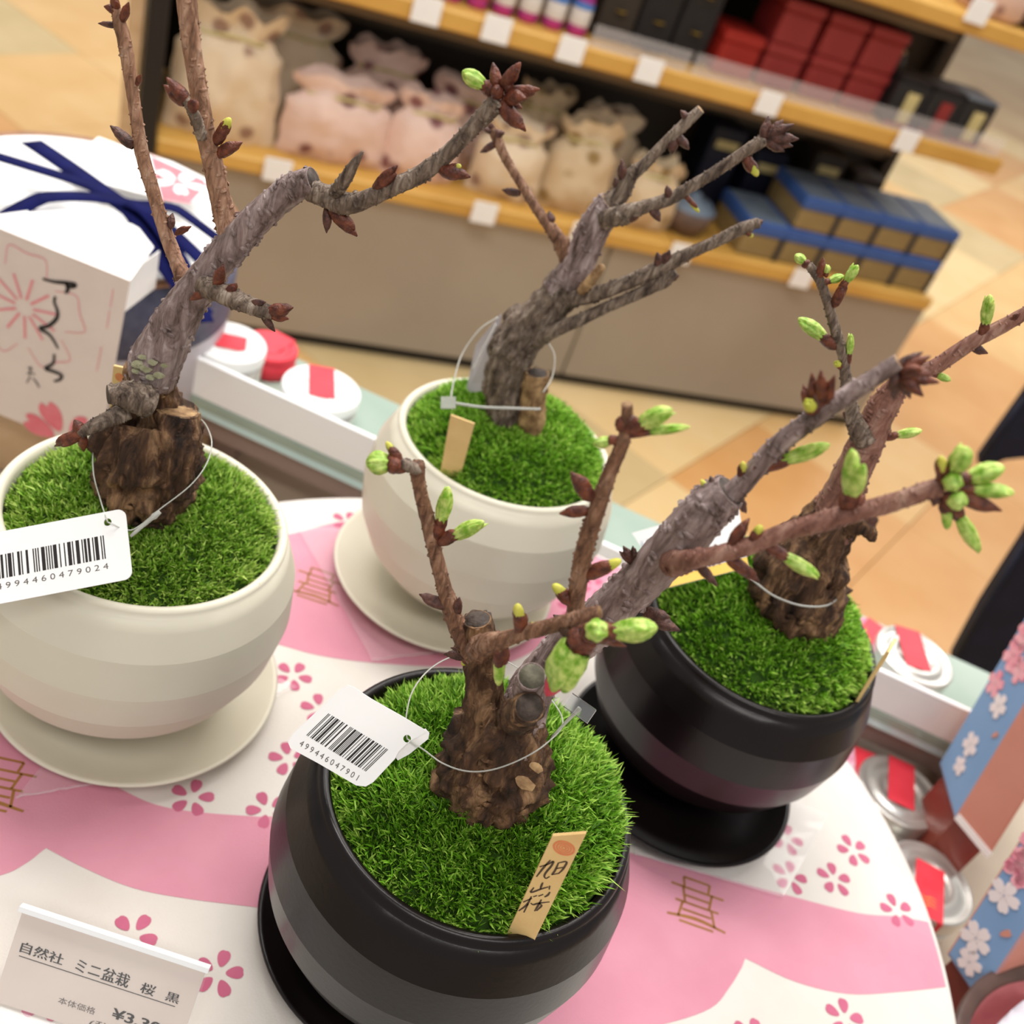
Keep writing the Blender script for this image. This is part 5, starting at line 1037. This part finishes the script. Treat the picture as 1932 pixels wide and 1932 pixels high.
# ------------------------------------------------------------------ blue floral gift bags at right
ZG = -.05
def giftbag(foot, H, lab, prints):
    P = [np.array([x, y, ZG + .0006]) for x, y in foot]; n = len(P); c = np.mean(P, 0)
    t = thing('floral_gift_bag', c, lab, 'gift bag', 'blue floral gift bags at the right')
    upv = np.array([-.02, .3, 1.])   # the bag leans back a little
    for i in range(n):
        a, b = P[i], P[(i + 1) % n]; nn = np.cross(b - a, upv); nn /= np.linalg.norm(nn)
        q = np.array([a, b, b + upv * H, a + upv * H]); V = np.vstack([q, q - nn * .0008])
        obj('blue_panel' if i == 0 else 'salmon_panel', V, [(0, 1, 2, 3), (7, 6, 5, 4), (0, 4, 5, 1), (1, 5, 6, 2), (2, 6, 7, 3), (3, 7, 4, 0)], M['bag_blue' if i == 0 else 'bag_salmon'], t, False)
    obj('bag_floor', np.array(P + [p + upv * .001 for p in P]), [tuple(reversed(range(n))), tuple(range(n, 2 * n))] + [(i, (i + 1) % n, n + (i + 1) % n, n + i) for i in range(n)], M['bag_salmon'], t, False)
    a, b = P[1], P[2]; pl = Plane(a, b - a, upv); Lb = float(np.linalg.norm(b - a))
    obj('white_hem', *prism([(0, 0), (Lb, 0), (Lb, .005), (0, .005)], .0002, .0007, pl), M['paper_white'], t, False)
    pf = Plane(P[0], P[1] - P[0], upv); W = float(np.linalg.norm(P[1] - P[0]))
    bk = thing('lacquer_block', (c[0], c[1], ZT), 'red-brown lacquer block under the %s blue gift bag' % ('farther' if 'farther' in lab else 'nearer'), 'block', 'blocks under the gift bags')
    Q = [c + (p - c) * .8 for p in P]; lo = [(p[0], p[1], ZT + .0003) for p in Q]; hi = [(p[0], p[1], ZG + .0003) for p in Q]
    obj('block_body', np.array(lo + hi), [tuple(reversed(range(n))), tuple(range(n, 2 * n))] + [(i, (i + 1) % n, n + (i + 1) % n, n + i) for i in range(n)], mat('lacquer', srgb(136, 62, 50), srgb(122, 52, 42), .4, 30), bk, False)
    for kind, px, py, R, rt in prints:
        u, q = pf.uv(px, py)
        dl = pf.ey * q; cs = float((upv * (q / float(upv @ pf.ey))) @ pf.ex)   # shear of the leaning panel
        if -.008 < u - cs < W + .008 and 0 < q < H:
            u = cs + (min(max(u - cs, R * .9), W - R * .9) if W > 2 * R else W / 2)
            obj({'w': 'white_blossom_print', 'p': 'pink_blossom_print', 's': 'salmon_petal_print'}[kind], *(blossom(u, q, R, rt, Plane(pf.pt(0, 0, .0004), pf.ex, pf.ey), .0002, .85, .1, .05) if kind != 's' else prism(ccw(petal(u, q, rt, R, R * .5)), .0003, .0006, pf)), M[{'w': 'bag_print_white', 'p': 'bag_print_pink', 's': 'bag_salmon'}[kind]], t, False)
f1 = [atZ(1772, 1442, ZG)[:2], atZ(1800, 1545, ZG)[:2], atZ(1862, 1620, ZG)[:2]]; f1.append((f1[2][0] + .035, f1[0][1] + .01))
giftbag(f1, .24, 'blue floral gift bag with salmon side, the farther one at right', [('p', 1905, 1215, .0115, .2), ('p', 1870, 1265, .0098, .7), ('p', 1925, 1265, .0098, .1), ('w', 1885, 1332, .009, .4), ('w', 1832, 1405, .009, .1), ('s', 1868, 1392, .009, 1.2), ('w', 1812, 1445, .007, .5), ('p', 1925, 1180, .0105, .5)])
f2 = [atZ(1786, 1800, ZG)[:2], atZ(1845, 1890, ZG)[:2]]; f2 += [(f2[1][0] + .026, f2[1][1] + .02), (f2[0][0] + .032, f2[0][1] + .02)]
giftbag(f2, .22, 'blue floral gift bag with salmon side, the nearer one by the tub', [('p', 1900, 1590, .0115, .2), ('p', 1865, 1625, .0098, .7), ('p', 1925, 1640, .0105, .1), ('w', 1895, 1690, .0098, .4), ('w', 1835, 1760, .0098, .1), ('s', 1880, 1765, .0098, 1.2), ('w', 1830, 1815, .008, .5), ('p', 1925, 1560, .0105, .9)])

# ------------------------------------------------------------------ tub with tissue at bottom right
tz = -.03; tc = np.array([.3915, .3194]); trr = .085
t = thing('round_tub', (*tc, ZT), 'dark brown rimmed round tub with copper outside at bottom right corner', 'tub')
hh = tz - ZT
obj('tub_wall', *lathe([(.001, .0005), (trr * .72, .0005), (trr * .8, .01), (trr, hh - .004)], 72, (*tc, ZT)), M['tub_copper'], t)
obj('tub_rim', *lathe([(trr + .0006, hh - .004), (trr + .001, hh - .001), (trr - .001, hh), (trr - .006, hh - .0005), (trr - .0075, hh - .003)], 72, (*tc, ZT)), M['tub_brown'], t)
obj('tub_inside', *lathe([(trr - .0074, hh - .003), (trr - .012, hh - .03), (trr * .6, hh - .06), (.001, hh - .06)], 72, (*tc, ZT)), M['tub_pink'], t)
n = 26; v = []
for j in range(n + 1):
    for i in range(n + 1):
        x, y = (i / n - .5) * 2, (j / n - .5) * 2; s = .042
        z = tz - .004 + .014 * noise.noise(Vector((x * 1.7 + 3, y * 1.7, 1))) + .01 * abs(noise.noise(Vector((x * 4, y * 4, 2)))) + .010 * (1 - max(abs(x), abs(y)))
        dx, dy = -.016 + x * s, .018 + y * s; L_ = math.hypot(dx, dy); kk = min(1, .066 / max(L_, 1e-6))
        v.append((tc[0] + dx * kk, tc[1] + dy * kk, z))
f = [(j * (n + 1) + i, j * (n + 1) + i + 1, (j + 1) * (n + 1) + i + 1, (j + 1) * (n + 1) + i) for j in range(n) for i in range(n)]
t = thing('tissue_paper', (tc[0], tc[1], tz - .02), 'crumpled pale tissue paper inside the round tub', 'tissue')
obj('tissue_sheet', v, f, M['tissue'], t)
obj('tissue_fold', *tube([v[k] for k in range(0, n + 1)], [.0007] * (n + 1), 5)[:2], M['tissue'], t)
